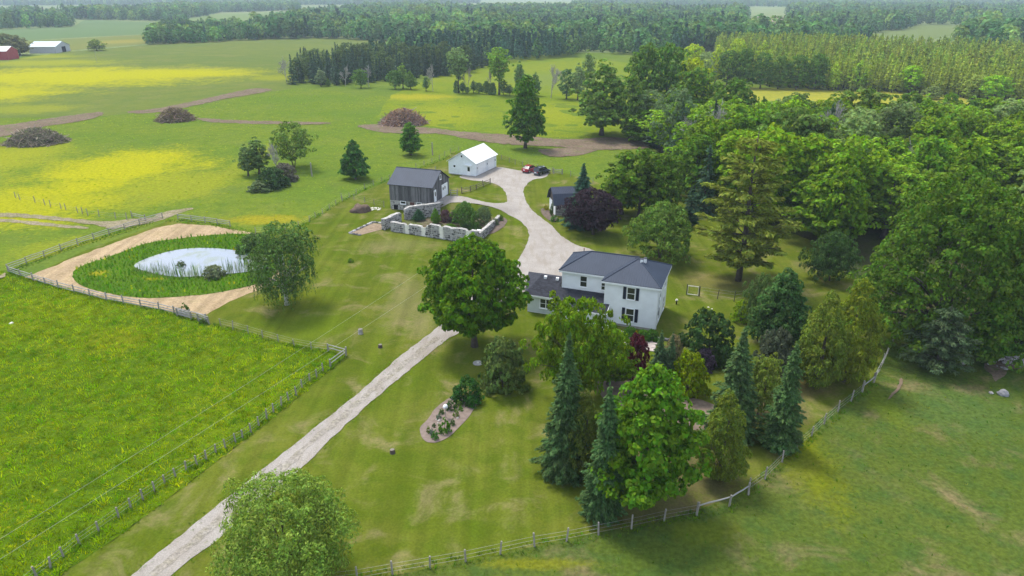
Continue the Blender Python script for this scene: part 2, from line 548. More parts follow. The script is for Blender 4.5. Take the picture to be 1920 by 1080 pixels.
# sunny strip of grass between the wood and the plantation; its sunlight is painted as yellow grass
sheet('sun_painted_strip', wpoly([(1330, 162), (1470, 166), (1620, 170), (1760, 176), (1960, 198), (2200, 215), (2200, 240), (1920, 226), (1700, 232), (1430, 226), (1290, 200)]),
      grassmat('strip_grass', (0.24, 0.24, 0.03), (0.3, 0.275, 0.03), (0.19, 0.21, 0.03), s1=0.03, s2=0.3, s3=1.0, fine=0.15, bump=0.2), 0.05, grid=8, edge=5, jit=1)

# mown yard
lawn_mat = grassmat('mown_lawn', (0.080, 0.110, 0.008), (0.110, 0.127, 0.016), (0.064, 0.100, 0.006), dry=(0.20, 0.17, 0.075), dryamt=0.8, s1=0.07, s2=0.45, s3=5.0, fine=0.16, bump=0.25, stripes=(R(38), 1.3, 0.10),
                    patches=[spot(600, 610, 150, 60, (0.095, 0.135, 0.008), 0.8), spot(560, 560, 120, 50, (0.115, 0.14, 0.01), 0.6), spot(740, 400 + 60, 160, 30, (0.17, 0.155, 0.06), 0.5), spot(760, 565, 90, 120, (0.17, 0.15, 0.065), 0.55), spot(790, 610, 60, 60, (0.2, 0.17, 0.08), .5), spot(1440, 760, 140, 120, (0.13, 0.095, 0.05), 0.75), spot(1500, 720, 120, 80, (0.16, 0.12, 0.05), .6), spot(1250, 960, 340, 60, (0.15, 0.12, 0.06), 0.55), spot(1280, 880, 260, 160, (0.11, 0.08, 0.05), .6), spot(1340, 530, 170, 40, (0.16, 0.13, 0.05), .55), spot(1450, 540, 150, 60, (0.15, 0.12, 0.05), .5)])
lawn_px = [(650, 668), (520, 642), (392, 608), (330, 586), (200, 560), (60, 516), (160, 470), (318, 414), (480, 438), (562, 426), (605, 400), (642, 377), (668, 366), (726, 341), (782, 316), (828, 301), (850, 285), (945, 292), (1000, 311), (1075, 329), (1150, 350), (1290, 360), (1420, 395), (1520, 440), (1600, 520), (1680, 604), (1640, 702), (1523, 800), (1402, 915), (1302, 962), (1182, 990), (1060, 1012), (935, 1040), (735, 1080), (590, 1110), (440, 1180), (-60, 1180), (92, 1092), (215, 1012), (330, 925), (450, 833), (560, 745)]
lawn_w = wpoly(lawn_px)
sheet('lawn', lawn_w, lawn_mat, 0.045, grid=1.3, edge=1.0, jit=0.12)

# pasture in front of the right-hand fence
past_mat = grassmat('grazed_pasture', (0.064, 0.096, 0.014), (0.082, 0.108, 0.018), (0.045, 0.086, 0.018), dry=(0.17, 0.135, 0.065), dryamt=0.9, s1=0.05, s2=0.5, s3=2.6, fine=0.26, bump=0.6,
                    patches=[spot(1500, 850, 130, 240, (0.125, 0.145, 0.006), 0.8), spot(1330, 1000, 160, 60, (0.105, 0.135, 0.01), 0.7), spot(1000, 1058, 260, 26, (0.14, 0.15, 0.01), 0.8), spot(1640, 740, 70, 130, (0.1, 0.14, 0.012), .7), spot(1800, 770, 240, 120, (0.065, 0.115, 0.03), .5)])
past_px = [(590, 1110), (735, 1080), (935, 1040), (1060, 1012), (1182, 990), (1302, 962), (1402, 915), (1523, 800), (1640, 702), (1684, 604), (1760, 600), (1860, 640), (2060, 660), (2600, 700), (2500, 1200), (440, 1200)]
past_w = wpoly(past_px)
sheet('grazed_pasture', past_w, past_mat, 0.03, grid=1.0, edge=0.9, jit=0.15, relief=lambda x, y: 0.5 * tuss(x * 0.8, y * 0.8))

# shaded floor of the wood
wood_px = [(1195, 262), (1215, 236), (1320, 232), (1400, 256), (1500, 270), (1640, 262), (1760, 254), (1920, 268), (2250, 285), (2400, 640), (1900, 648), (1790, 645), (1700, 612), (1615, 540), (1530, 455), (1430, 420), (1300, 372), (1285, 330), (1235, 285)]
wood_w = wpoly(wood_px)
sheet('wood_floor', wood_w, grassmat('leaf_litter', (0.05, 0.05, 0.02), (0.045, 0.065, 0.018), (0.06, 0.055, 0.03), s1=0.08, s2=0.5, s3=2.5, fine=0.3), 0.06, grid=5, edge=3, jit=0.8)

# hay strip round the pond, bank, water
hay_mat = grassmat('mown_hay', (0.34, 0.25, 0.15), (0.38, 0.285, 0.175), (0.29, 0.215, 0.12), dry=(0.18, 0.18, 0.06), dryamt=0.4, s1=0.12, s2=0.9, s3=4.0, fine=0.22, bump=0.5, stripes=(R(-28), 1.1, 0.12))
hay_px = [(48, 521), (118, 492), (205, 459), (292, 428), (332, 420), (400, 424), (478, 438), (520, 470), (540, 510), (500, 538), (440, 562), (385, 590), (330, 586), (205, 561), (110, 538)]
sheet('hay_strip', wpoly(hay_px), hay_mat, 0.065, grid=1.2, edge=0.7, jit=0.35)
bank_px = [(138, 514), (150, 501), (212, 480), (272, 458), (352, 446), (440, 439), (500, 446), (530, 478), (510, 520), (470, 536), (400, 551), (310, 559), (250, 558), (180, 546), (143, 530)]
pond_px = [(252, 499), (290, 481), (340, 469), (400, 467), (465, 475), (500, 487), (492, 506), (430, 515), (340, 521), (280, 512)]
bank_w, pond_w = smooth_poly(wpoly(bank_px), 4), smooth_poly(wpoly(pond_px), 5)
bank_mat = grassmat('pond_bank', (0.055, 0.115, 0.008), (0.075, 0.135, 0.01), (0.045, 0.095, 0.01), s1=0.1, s2=0.8, s3=3, fine=0.3, patches=[spot(185, 513, 40, 12, (0.28, 0.24, 0.01), .7), spot(290, 524, 50, 7, (0.25, 0.22, 0.01), .6)])
sheet('pond_bank', bank_w, bank_mat, 0.085, grid=0.9, edge=0.8, jit=0.2, relief=lambda x, y: 0.25 * tuss(x, y))
wm = NB('pond_water')
wm.b.inputs['Roughness'].default_value = 0.06
wm.b.inputs['Metallic'].default_value = 0.35
wm.b.inputs['Specular IOR Level'].default_value = 1.0
wm.b.inputs['IOR'].default_value = 1.8
wf = wm.noise(0.22, 5, dist=1.0)
wm.col(wm.mix(wm.ramp(wf, 0.48, 0.66), (0.27, 0.29, 0.31), (0.22, 0.24, 0.15)))
wm.bump(wm.noise(1.6, 3), 0.04, 0.05)
sheet('pond_water', pond_w, wm.m, 0.16, grid=2.0, edge=0.8)

# gravel drive
gm = NB('gravel')
f1, f2, f3 = gm.noise(0.35, 5), gm.noise(9.0, 4, 0.7), gm.noise(1.1, 5, 0.65, stretch=(1, 0.16, 1), rot=R(32))
c = gm.mix(gm.ramp(f1, 0.3, 0.7), (0.285, 0.255, 0.225), (0.34, 0.312, 0.28))
c = gm.mix(gm.ramp(f3, 0.46, 0.66, 0, 0.38), c, (0.23, 0.19, 0.14))
c = gm.hsv(c, gm.ramp(f2, 0.25, 0.75, 0.78, 1.2))
gm.col(c)
gm.b.inputs['Roughness'].default_value = 0.95
gm.b.inputs['Specular IOR Level'].default_value = 0.1
gm.bump(f2, 0.5, 0.04)
drive_px = [(150, 1180), (247, 1080), (368, 982), (480, 892), (582, 810), (672, 737), (755, 665), (805, 627), (836, 600), (880, 560), (920, 528), (958, 502), (982, 470), (992, 440), (975, 415), (945, 397), (900, 384), (858, 380), (828, 389), (816, 384), (834, 368), (868, 369), (912, 380), (946, 381), (950, 368), (938, 350), (915, 342), (880, 338), (862, 331), (900, 324), (934, 314), (972, 320), (1010, 322), (1032, 320), (1022, 333), (998, 338), (984, 352), (982, 364), (990, 384), (1006, 402), (1030, 420), (1052, 442), (1078, 459), (1112, 470), (1130, 488), (1090, 520), (1010, 545), (950, 572), (905, 600), (840, 637), (780, 685), (730, 725), (635, 810), (562, 882), (440, 986), (322, 1080), (230, 1180)]
drive_w = smooth_poly(wpoly(drive_px), 4)
sheet('gravel_drive', drive_w, gm.m, 0.085, grid=1.2, edge=0.4, jit=0.17)
sheet('drive_centre_strip', ribbon([(285, 1080), (404, 984), (521, 887), (608, 810), (701, 731), (768, 675), (822, 632)], 0.75), grassmat('thin_gravel', (.27, .24, .205), (.30, .275, .24), (.235, .21, .155), s1=.3, s2=1.2, s3=5, dry=(.16, .16, .08), dryamt=.35), 0.10, grid=.6, edge=.35, jit=.3)

# bare, worked-over soil
soil_mat = grassmat('bare_soil', (0.155, 0.115, 0.082), (0.19, 0.145, 0.105), (0.12, 0.09, 0.065), s1=0.15, s2=0.9, s3=2.5, fine=0.3, bump=0.8, dry=(0.10, 0.135, 0.03), dryamt=0.85)
for name, px in [('soil_strip', [(-300, 262), (0, 236), (95, 222), (185, 211), (190, 216), (160, 226), (70, 240), (0, 258), (-300, 300)]),
                 ('soil_strip', [(238, 210), (300, 203), (400, 182), (470, 167), (510, 168), (480, 176), (420, 186), (330, 206), (270, 213)]),
                 ('soil_strip', [(370, 222), (440, 226), (520, 228), (615, 230), (600, 234), (500, 233), (400, 230)]),
                 ('soil_strip', [(670, 236), (720, 234), (800, 240), (870, 248), (960, 254), (1060, 262), (1150, 258), (1230, 266), (1240, 276), (1130, 282), (1050, 276), (960, 272), (880, 262), (830, 252), (740, 250), (700, 246)]),
                 ('soil_strip', [(1010, 282), (1060, 278), (1120, 282), (1080, 292), (1030, 294)])]:
    sheet(name, smooth_poly(wpoly(px), 3), soil_mat, 0.10, grid=3.0, edge=1.0, jit=0.9, relief=lambda x, y: 0.25 * np.array([max(0, noise.noise(Vector((a * 0.8, b * 0.8, 7)))) for a, b in zip(x, y)]))
# farm track through the pasture
trk = grassmat('farm_track', (0.22, 0.185, 0.12), (0.28, 0.23, 0.16), (0.15, 0.15, 0.06), s1=0.2, s2=0.8, s3=3, dry=(0.13, 0.16, 0.03), dryamt=0.6)
sheet('farm_track', smooth_poly(wpoly([(-100, 396), (40, 401), (130, 410), (200, 416), (240, 412), (285, 408), (300, 400), (360, 390), (352, 396), (318, 408), (300, 414), (240, 426), (200, 430), (190, 424), (110, 414), (40, 409), (-100, 404)]), 3), trk, 0.09, grid=1.5, edge=0.8, jit=0.5)
sheet('farm_track', smooth_poly(wpoly([(-100, 410), (20, 412), (100, 420), (160, 426), (160, 429), (90, 425), (10, 417), (-100, 416)]), 3), trk, 0.08, grid=1.5, edge=0.8, jit=0.4)
sheet('farm_track', smooth_poly(wpoly([(-60, 545), (0, 519), (11, 514), (10, 520), (0, 526), (-60, 556)]), 3), trk, 0.24, grid=1.0, edge=0.5, jit=0.2)
sheet('worn_path', smooth_poly(wpoly([(1692, 712), (1688, 728), (1676, 742), (1664, 752), (1668, 744), (1681, 730), (1686, 714)]), 3), simple('trodden_earth', (0.17, 0.125, 0.085), 0.95, 0.1), 0.14, grid=0.5, edge=0.3, jit=0.1)

# haze over the whole country
hz = bpy.data.materials.new('haze')
hz.use_nodes = True
hz.node_tree.nodes.clear()
mo = hz.node_tree.nodes.new('ShaderNodeOutputMaterial')
pv = hz.node_tree.nodes.new('ShaderNodeVolumePrincipled')
pv.inputs['Color'].default_value = (0.72, 0.86, 1.0, 1)
pv.inputs['Density'].default_value = 0.00019
pv.inputs['Anisotropy'].default_value = 0.1
hz.node_tree.links.new(pv.outputs[0], mo.inputs['Volume'])
tag(MB().box((-9500, -400, -1), (9500, 14500, 42)).build('haze', hz), kind='stuff')

# ------------------------------------------------------------------ trees
LEAF = leafmat('broad_leaves', 0.35, 0.38)
NEEDLE = leafmat('needles', 0.25, 0.3, rough=0.55)
BARK = island('bark', (0.085, 0.07, 0.055), 0.15, 0.9)
BARKW = simple('birch_bark', (0.55, 0.53, 0.48), 0.7, 0.2, var=0.35, scale=3)
BARKG = simple('grey_bark', (0.36, 0.335, 0.31), 0.9, 0.1, var=0.25, scale=2)

def unit(a):
    return a / np.maximum(np.linalg.norm(a, axis=-1, keepdims=True), 1e-9)

def cards(C, N, size, asp=0.75, rg=None, along=None, fold=0.18):
    """leaf-sized faces at C with normals N -> vertices, quads"""
    rg = rg or rng
    n = len(C)
    t = rg.normal(size=(n, 3)) if along is None else along
    T = unit(np.cross(N, t) if along is None else along - N * np.sum(along * N, 1, keepdims=True))
    Bv = np.cross(N, T)
    s = (size * rg.uniform(0.65, 1.35, n))[:, None] if not hasattr(size, '__len__') else size[:, None]
    V = np.empty((n, 4, 3))
    V[:, 0] = C + T * s - N * s * fold
    V[:, 1] = C + Bv * s * asp
    V[:, 2] = C - T * s - N * s * fold
    V[:, 3] = C - Bv * s * asp
    return V.reshape(-1, 3), np.arange(4 * n).reshape(n, 4)

def spread(n, fn, mind, rg, tries=30):
    """dart throwing: up to n points from fn() with a minimum spacing"""
    pts = np.empty((0, 3))
    for _ in range(tries):
        c = fn(n)
        for p in c:
            if len(pts) >= n: return pts
            if len(pts) == 0 or np.min(np.sum((pts - p) ** 2, 1)) > mind * mind:
                pts = np.vstack([pts, p])
    return pts

def prof_round(t):      # radius of the crown (0..1) at height t (0..1) of the crown
    return np.sqrt(np.clip(1 - (2 * t - 1) ** 2, 0, 1)) ** 0.85
def prof_maple(t):
    return np.clip(np.minimum((t / 0.28) ** 0.55, 1) * np.clip(1 - np.clip((t - 0.3) / 0.7, 0, 1) ** 2.1, 0, 1) ** 0.6, 0, 1)
def prof_cone(t):
    return np.clip(np.minimum((t / 0.12) ** 0.6, 1) * (1 - t) ** 0.75, 0, 1)
def prof_egg(t):
    return np.clip(np.minimum((t / 0.22) ** 0.6, 1) * np.clip(1 - np.clip((t - 0.15) / 0.85, 0, 1) ** 1.6, 0, 1) ** 0.75, 0, 1)
def prof_vase(t):
    return np.clip(0.25 + 0.9 * t ** 0.8, 0, 1) * np.clip(1 - np.clip((t - 0.7) / 0.3, 0, 1) ** 2, 0, 1) ** 0.5
def prof_dome(t):
    return np.sqrt(np.clip(1 - t ** 2, 0, 1)) ** 0.9

def make_tree(name, H, Rd, cb, prof, nclump, rcl, npc, leaf, seed, mat=None, bark=None, lob=0.22, flat=0.8, inner=0.5, up=0.45, asp=0.75,
              trunk=None, forks=9, hang=0, hanglen=2.0, vert=0.0, ragged=0.18, multi=1, pal=None, splay=0.3):
    """a broadleaf tree standing at the origin: returns (crown mesh, trunk mesh)"""
    rg = np.random.default_rng(seed)
    mat, bark = mat or LEAF, bark or BARK
    ph = rg.uniform(0, 6.28, 6)
    def lobes(a, t):
        return 1 + lob * (np.sin(2 * a + ph[0] + 2 * t) * 0.5 + np.sin(3 * a + ph[1] - 3 * t) * 0.5 + np.sin(5 * a + ph[2] + 4 * t) * 0.3)
    def draw(n):
        t = rg.uniform(0, 1, n * 3)
        keep = rg.uniform(0, 1, n * 3) < prof(t) * 0.9 + 0.1
        t = t[keep][:n]
        a = rg.uniform(0, 2 * np.pi, len(t))
        rr = np.sqrt(rg.uniform(inner * inner, 1, len(t)))
        r = Rd * prof(t) * lobes(a, t) * rr * (1 + rg.normal(0, ragged, len(t)) * 0.5)
        return np.stack([r * np.cos(a), r * np.sin(a), cb + t * (H - cb)], 1)
    P = spread(nclump, draw, rcl * 0.75, rg, 12)
    ctr = np.array([0, 0, cb + 0.4 * (H - cb)])
    n = len(P)
    out = unit((P - ctr) * np.array([1, 1, 0.8]))
    sz = rg.uniform(0.65, 1.3, n) * rcl
    idx = np.repeat(np.arange(n), npc)
    d = rg.normal(size=(n * npc, 3)) + out[idx] * 0.75 + np.array([0, 0, up])
    d = unit(d)
    d[:, 2] = np.where(d[:, 2] < -0.25, -d[:, 2] * 0.6, d[:, 2])
    rad = sz[idx] * rg.uniform(0.72, 1.05, len(idx))
    C = P[idx] + d * rad[:, None] * np.array([1, 1, flat])
    N = unit(d + rg.normal(size=d.shape) * 0.42 + np.array([0, 0, 0.25]))
    along = None
    if vert:
        along = unit(rg.normal(size=d.shape) * (1 - vert) + np.array([0, 0, 1.0]) * vert)
    V, F = cards(C, N, leaf, asp, rg, along)
    VV, FF = [V], [F]
    if hang:
        k = rg.integers(0, n, hang)
        st = P[k] + unit(rg.normal(size=(hang, 3)) + out[k] * 1.2) * (sz[k] * 0.9)[:, None]
        L = rg.uniform(0.35, 1.0, hang) * hanglen
        L = np.minimum(L, np.maximum(st[:, 2] - 0.5, 0.2))
        m = np.maximum((L / (leaf * 0.95)).astype(int), 2)
        ii = np.repeat(np.arange(hang), m)
        fr = np.concatenate([np.arange(q) / q for q in m])
        C2 = st[ii] + np.stack([out[k][ii, 0] * fr * 0.25, out[k][ii, 1] * fr * 0.25, -fr * L[ii]], 1) + rg.normal(size=(len(ii), 3)) * leaf * 0.35
        N2 = unit(rg.normal(size=C2.shape) * np.array([1, 1, 0.3]) + out[k][ii] * 0.8)
        V2, F2 = cards(C2, N2, leaf * 0.8, 0.5, rg, np.tile([0, 0, 1.0], (len(C2), 1)) + rg.normal(size=C2.shape) * 0.25)
        VV.append(V2)
        FF.append(F2 + len(V))
    crown = npmesh(name + '_crown', np.vstack(VV), np.vstack(FF), mat)
    # trunk and limbs
    mb = MB()
    tr = trunk or H * 0.022
    for q in range(multi):
        a0 = rg.uniform(0, 6.28)
        off = np.array([math.cos(a0), math.sin(a0), 0]) * (splay if multi > 1 else 0)
        top = np.array([0, 0, cb + (H - cb) * 0.72]) + off * Rd * 1.3
        base = off * 0.35
        pts, rads = [], []
        for i in range(8):
            f = i / 7
            pts.append(base + (top - base) * f + np.array([noise.noise(Vector((f * 2.5, seed * 1.3, q))), noise.noise(Vector((f * 2.5, seed * 2.1, q + 9))), 0]) * 0.35 * f)
            rads.append((tr * (1.45 if i == 0 else 1.0) * (1 - 0.8 * f) + 0.015) / (1 + 0.35 * (multi - 1)))
        mb.tube(pts, rads, 7)
        far = np.argsort(-np.linalg.norm((P - ctr)[:, :2], axis=1))
        ch = rg.permutation(far[:max(forks * 3, int(len(far) * 0.6))])[:forks]
        for c in ch:
            e = P[c]
            f = np.clip((e[2] - cb) / (H - cb) * 0.55 + 0.12, 0.1, 0.8)
            zb = max(cb * 0.75, 0.3) + f * (top[2] - cb * 0.75) * 0.55
            fz = np.clip((zb - base[2]) / max(top[2] - base[2], .1), 0, 1) * 7
            i0 = int(min(fz, 6))
            b0 = pts[i0] + (pts[i0 + 1] - pts[i0]) * (fz - i0)
            mid = b0 + (e - b0) * 0.5 + np.array([0, 0, -0.1 if e[2] < b0[2] else 0.06]) * np.linalg.norm(e - b0)
            r0 = tr * 0.42 * (1 - f * 0.4)
            mb.tube([b0, mid, e], [r0, r0 * 0.6, r0 * 0.2], 5)
    return crown, mb.mesh(name + '_trunk', bark, True)

def make_spruce(name, H, Rd, seed, levels=26, leaf=0.24, nb=9, dens=9, power=0.9, droop=0.28, z0=0.03, spire=0.0, bark=None, asp=0.42, irr=0.14):
    rg = np.random.default_rng(seed)
    Cs, Ns, As = [], [], []
    for i in range(levels):
        f = (i + rg.uniform(-.25, .25)) / levels
        z = H * (z0 + (1 - z0) * max(f, 0) ** 0.95)
        r = Rd * max(1 - z / H, 0.015) ** power * rg.uniform(1 - irr, 1 + irr)
        if f < 0.12: r *= 0.75 + 2 * f
        k = max(4, int(nb * (0.55 + 0.6 * r / Rd)))
        for b in range(k):
            a = 2 * math.pi * (b + rg.uniform(-.35, .35)) / k + i * 2.4
            rb = r * rg.uniform(0.72, 1.12)
            m = max(4, int(dens * rb / leaf * 0.5))
            s = rg.uniform(0.12, 1, m) ** 0.8
            lat = rg.normal(0, 0.16, m) * rb * (1.1 - s) + rg.normal(0, 0.5, m) * leaf
            zz = z - droop * rb * s + 0.16 * rb * np.maximum(s - 0.6, 0) + rg.normal(0, 0.3, m) * leaf
            ca, sa = math.cos(a), math.sin(a)
            Cs.append(np.stack([ca * rb * s - sa * lat, sa * rb * s + ca * lat, zz], 1))
            nn = np.stack([ca * 0.55 * np.ones(m), sa * 0.55 * np.ones(m), np.ones(m)], 1) + rg.normal(size=(m, 3)) * 0.45
            Ns.append(nn)
            al = np.stack([ca * np.ones(m) - sa * lat * 0.8, sa * np.ones(m) + ca * lat * 0.8, np.full(m, -droop)], 1)
            As.append(al + rg.normal(size=(m, 3)) * 0.3)
    m = int(14 * H / 10)
    zt = rg.uniform(0.86, 1.015, m) * H
    Cs.append(np.stack([rg.normal(0, .07, m), rg.normal(0, .07, m), zt], 1))
    Ns.append(rg.normal(size=(m, 3)) * np.array([1, 1, .2]))
    As.append(np.tile([0, 0, 1.0], (m, 1)) + rg.normal(size=(m, 3)) * 0.2)
    C, N, A = np.vstack(Cs), unit(np.vstack(Ns)), np.vstack(As)
    V, F = cards(C, N, leaf, asp, rg, A)
    crown = npmesh(name + '_crown', V, F, NEEDLE)
    mb = MB()
    mb.tube([(0, 0, 0), (0, 0, H * 0.3), (0, 0, H * 0.97)], [H * 0.018 + .03, H * 0.013 + .02, 0.015], 6)
    return crown, mb.mesh(name + '_trunk', bark or BARK, True)

def make_pine(name, H, Rd, seed, whorls=10, leaf=0.3, z0=0.2, npl=5, sweep=0.1, tuft=1.0, dens=26, limbs=True):
    """open-grown pine: long level boughs, each a row of flat feathery plumes with gaps of air between"""
    rg = np.random.default_rng(seed)
    Cs, Ns, As = [], [], []
    mb = MB()
    mb.tube([(0, 0, 0), (0.1, 0, H * 0.35), (-0.1, 0.1, H * 0.7), (0, 0, H * 0.98)], [H * 0.02 + .06, H * 0.016, H * 0.009, 0.03], 7)
    for i in range(whorls):
        f = (i + rg.uniform(-.2, .2)) / whorls
        z = H * (z0 + (0.97 - z0) * f)
        r = Rd * (0.55 + 0.55 * min(f / 0.2, 1)) * np.clip(1 - f, 0.06, 1) ** 0.62
        k = npl + (1 if f < .6 else 0)
        for b in range(k):
            a = 2 * math.pi * (b + rg.uniform(-.4, .4)) / k + i * 1.1
            rb = r * rg.uniform(0.6, 1.25)
            ca, sa = math.cos(a), math.sin(a)
            e = np.array([ca * rb, sa * rb, z + rb * (sweep + rg.uniform(-.06, .12))])
            if limbs: mb.tube([(0, 0, z - 0.15 * rb * 0.3), (ca * rb * .5, sa * rb * .5, z + rb * sweep * 0.2), e], [0.02 + 0.012 * rb, 0.015 + .007 * rb, 0.012], 4)
            npm = max(2, int(rb / (0.62 * tuft)))
            for q in range(npm):
                s = 0.3 + 0.75 * (q + rg.uniform(0, .6)) / npm
                lat = rg.normal(0, 0.25) * rb * 0.45 * (1.2 - s)
                c = np.array([ca * rb * s - sa * lat, sa * rb * s + ca * lat, z + rb * s * s * sweep + rg.normal(0, .12)])
                m = dens
                d = unit(rg.normal(size=(m, 3)) + np.array([ca * .5, sa * .5, .35]))
                Cs.append(c + d * np.array([1.0, 1.0, 0.32]) * tuft * rg.uniform(0.25, 1.0, (m, 1)) * rg.uniform(.7, 1.1))
                Ns.append(d * np.array([.6, .6, 1]) + np.array([0, 0, .5]) + rg.normal(size=(m, 3)) * .4)
                As.append(d + np.array([ca, sa, 0.25]))
    C, N, A = np.vstack(Cs), unit(np.vstack(Ns)), np.vstack(As)
    V, F = cards(C, N, leaf, 0.35, rg, A)
    return npmesh(name + '_crown', V, F, NEEDLE), mb.mesh(name + '_trunk', BARK, True)

def make_bare(name, H, seed, spreadr=0.35, depth=4, bark=None, r0=None, kids=3):
    rg = np.random.default_rng(seed)
    mb = MB()
    def grow(p, d, L, r, k):
        q = p + d * L * 0.5 + rg.normal(0, .04, 3) * L
        e = p + d * L + rg.normal(0, .07, 3) * L
        r = max(r, .042)
        mb.tube([p, q, e], [r, r * .85, r * .7], 5 if k > 2 else 3, cap=False)
        if k == 0: return
        for j in range(kids + (1 if rg.uniform() < .5 else 0)):
            nd = unit(d + rg.normal(0, spreadr, 3) * np.array([1, 1, .6]) + np.array([0, 0, .12]))
            s = rg.uniform(0.45, 1)
            grow(p + (e - p) * s, nd, L * rg.uniform(.5, .8), r * .58, k - 1)
    grow(np.zeros(3), np.array([0, 0, 1.0]), H * 0.42, r0 or H * 0.014, depth)
    return mb.mesh(name, bark or BARKG)

def ptree(protos, name, bx, by, top, wpx, label, cat='tree', group=None, color=(0.05, 0.085, 0.02), H=None, rz=None, dz=0.0, refw=None):
    """stand one tree where the photograph shows it: foot at pixel (bx, by), top at pixel row `top`, crown wpx pixels wide"""
    crown, trunk, h0, r0 = protos
    p = G(bx, by)
    hh = (zat(p[1], top) - p[2]) if H is None else H
    r = 0.9 * wpx * mpp(p[0], p[1], hh * 0.4) / 2
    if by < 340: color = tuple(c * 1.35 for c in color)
    return stand(protos, name, p, hh, r, label, cat, group, color, rz)

def stand(protos, name, p, hh, r, label, cat='tree', group=None, color=(0.05, 0.085, 0.02), rz=None, sunk=0.04):
    crown, trunk, h0, r0 = protos
    e = empty(name, (p[0], p[1], p[2] - sunk), random.uniform(0, 6.28) if rz is None else rz, label, cat, group)
    e.scale = (r / r0, r / r0, hh / h0)
    if trunk: link('trunk', trunk, e)
    if crown: link('crown' if cat == 'tree' else 'foliage', crown, e, color=color)
    return e

def proto(pair, H, r):
    return (pair[0], pair[1], H, r)

# each kind once; copies share these meshes
P_maple = proto(make_tree('sugar_maple', 13, 6.3, 2.2, prof_maple, 430, 0.95, 50, 0.24, 11, lob=0.22, inner=0.62, flat=.7, forks=14, up=0.6, trunk=0.42), 13, 6.3)
P_maple2 = proto(make_tree('bright_maple', 11.5, 4.2, 1.4, prof_egg, 330, 0.74, 46, 0.2, 12, lob=0.28, inner=0.55, flat=.7, forks=12, up=0.6, ragged=0.3, trunk=0.26), 11.5, 4.2)
P_ash = proto(make_tree('loose_ash', 9, 5.5, 1.2, prof_round, 300, 0.85, 46, 0.2, 13, lob=0.42, inner=0.45, flat=.7, forks=12, ragged=0.35, multi=2), 9, 5.5)
P_birch = proto(make_tree('weeping_birch', 10.7, 4.6, 1.9, prof_round, 230, 0.75, 26, 0.16, 14, bark=BARKW, lob=0.25, inner=0.3, hang=850, hanglen=2.4, forks=10, multi=2, splay=.12, trunk=.3), 10.7, 4.6)
P_willow = proto(make_tree('willow', 9, 5.0, 1.0, prof_round, 600, 0.75, 40, 0.15, 15, lob=0.25, inner=0.6, hang=1500, hanglen=1.3, forks=10, asp=0.4, ragged=.3), 9, 5.0)
P_beech = proto(make_tree('copper_beech', 6.5, 4.6, 1.0, prof_round, 320, 0.65, 34, 0.17, 16, lob=0.2, inner=0.4, trunk=.24), 6.5, 4.6)
P_apple = proto(make_tree('apple_tree', 6.5, 5.0, 1.1, prof_dome, 300, 0.7, 36, 0.16, 17, lob=0.3, inner=0.4, hang=250, hanglen=1.0, forks=10, multi=2, ragged=.3), 6.5, 5.0)
P_cedar = proto(make_tree('cedar', 8, 2.2, 0.2, prof_egg, 380, 0.34, 36, 0.12, 18, mat=NEEDLE, lob=0.14, inner=0.62, up=0.7, vert=0.75, asp=0.4, flat=1.4, forks=3, multi=2, splay=.1), 8, 2.2)
P_bush = proto(make_tree('round_bush', 3.2, 2.2, 0.05, prof_dome, 130, 0.42, 28, 0.15, 19, lob=0.25, inner=0.5, forks=6, multi=3, splay=.2), 3.2, 2.2)
P_shrub = proto(make_tree('small_shrub', 1.0, 0.7, 0.0, prof_dome, 40, 0.2, 18, 0.08, 20, lob=0.2, inner=0.4, forks=3), 1.0, 0.7)
P_vase = proto(make_tree('vase_elm', 15, 4.2, 4.5, prof_vase, 150, 0.85, 24, 0.3, 21, lob=0.4, inner=0.35, ragged=.4, forks=14), 15, 4.2)
P_thin = proto(make_tree('thin_poplar', 12, 2.6, 1.8, prof_egg, 110, 0.75, 20, 0.3, 22, lob=0.45, inner=0.2, ragged=.5, forks=10), 12, 2.6)
P_cone = proto(make_tree('pear_tree', 8, 3.4, 0.7, prof_cone, 230, 0.6, 26, 0.24, 23, lob=0.28, inner=0.35, ragged=.3), 8, 3.4)
P_field = proto(make_tree('field_tree', 17, 4.2, 1.6, prof_egg, 260, 0.95, 28, 0.33, 24, lob=0.3, inner=0.35, ragged=.3, forks=12), 17, 4.2)
P_wil2 = proto(make_tree('multistem_willow', 11, 5.6, 2.0, prof_round, 190, 0.95, 22, 0.27, 25, lob=0.4, inner=0.3, ragged=.35, multi=4, forks=5, splay=.35), 11, 5.6)
P_big = proto(make_tree('great_tree', 19, 11, 1.0, prof_dome, 900, 1.0, 40, 0.22, 26, lob=0.25, inner=0.5, ragged=.25, forks=14, trunk=.6), 19, 11)
WOOD = [proto(make_tree('wood_tree', 15, 5.0, 2.0, prof_round, 170, 1.05, 26, 0.36, 31, lob=.35, inner=.4, ragged=.3), 15, 5.0),
        proto(make_tree('wood_tree', 16, 4.4, 2.0, prof_egg, 170, 1.0, 26, 0.34, 32, lob=.4, inner=.35, ragged=.35), 16, 4.4),
        proto(make_tree('wood_tree', 14, 5.5, 2.0, prof_dome, 180, 1.1, 26, 0.38, 33, lob=.35, inner=.4, ragged=.3), 14, 5.5),
        proto(make_tree('wood_tree', 17, 4.6, 3.0, prof_vase, 160, 1.0, 24, 0.34, 34, lob=.4, inner=.35, ragged=.4), 17, 4.6),
        proto(make_tree('wood_tree', 15, 4.2, 1.5, prof_round, 200, 0.8, 22, 0.27, 35, lob=.3, inner=.3, ragged=.35), 15, 4.2)]
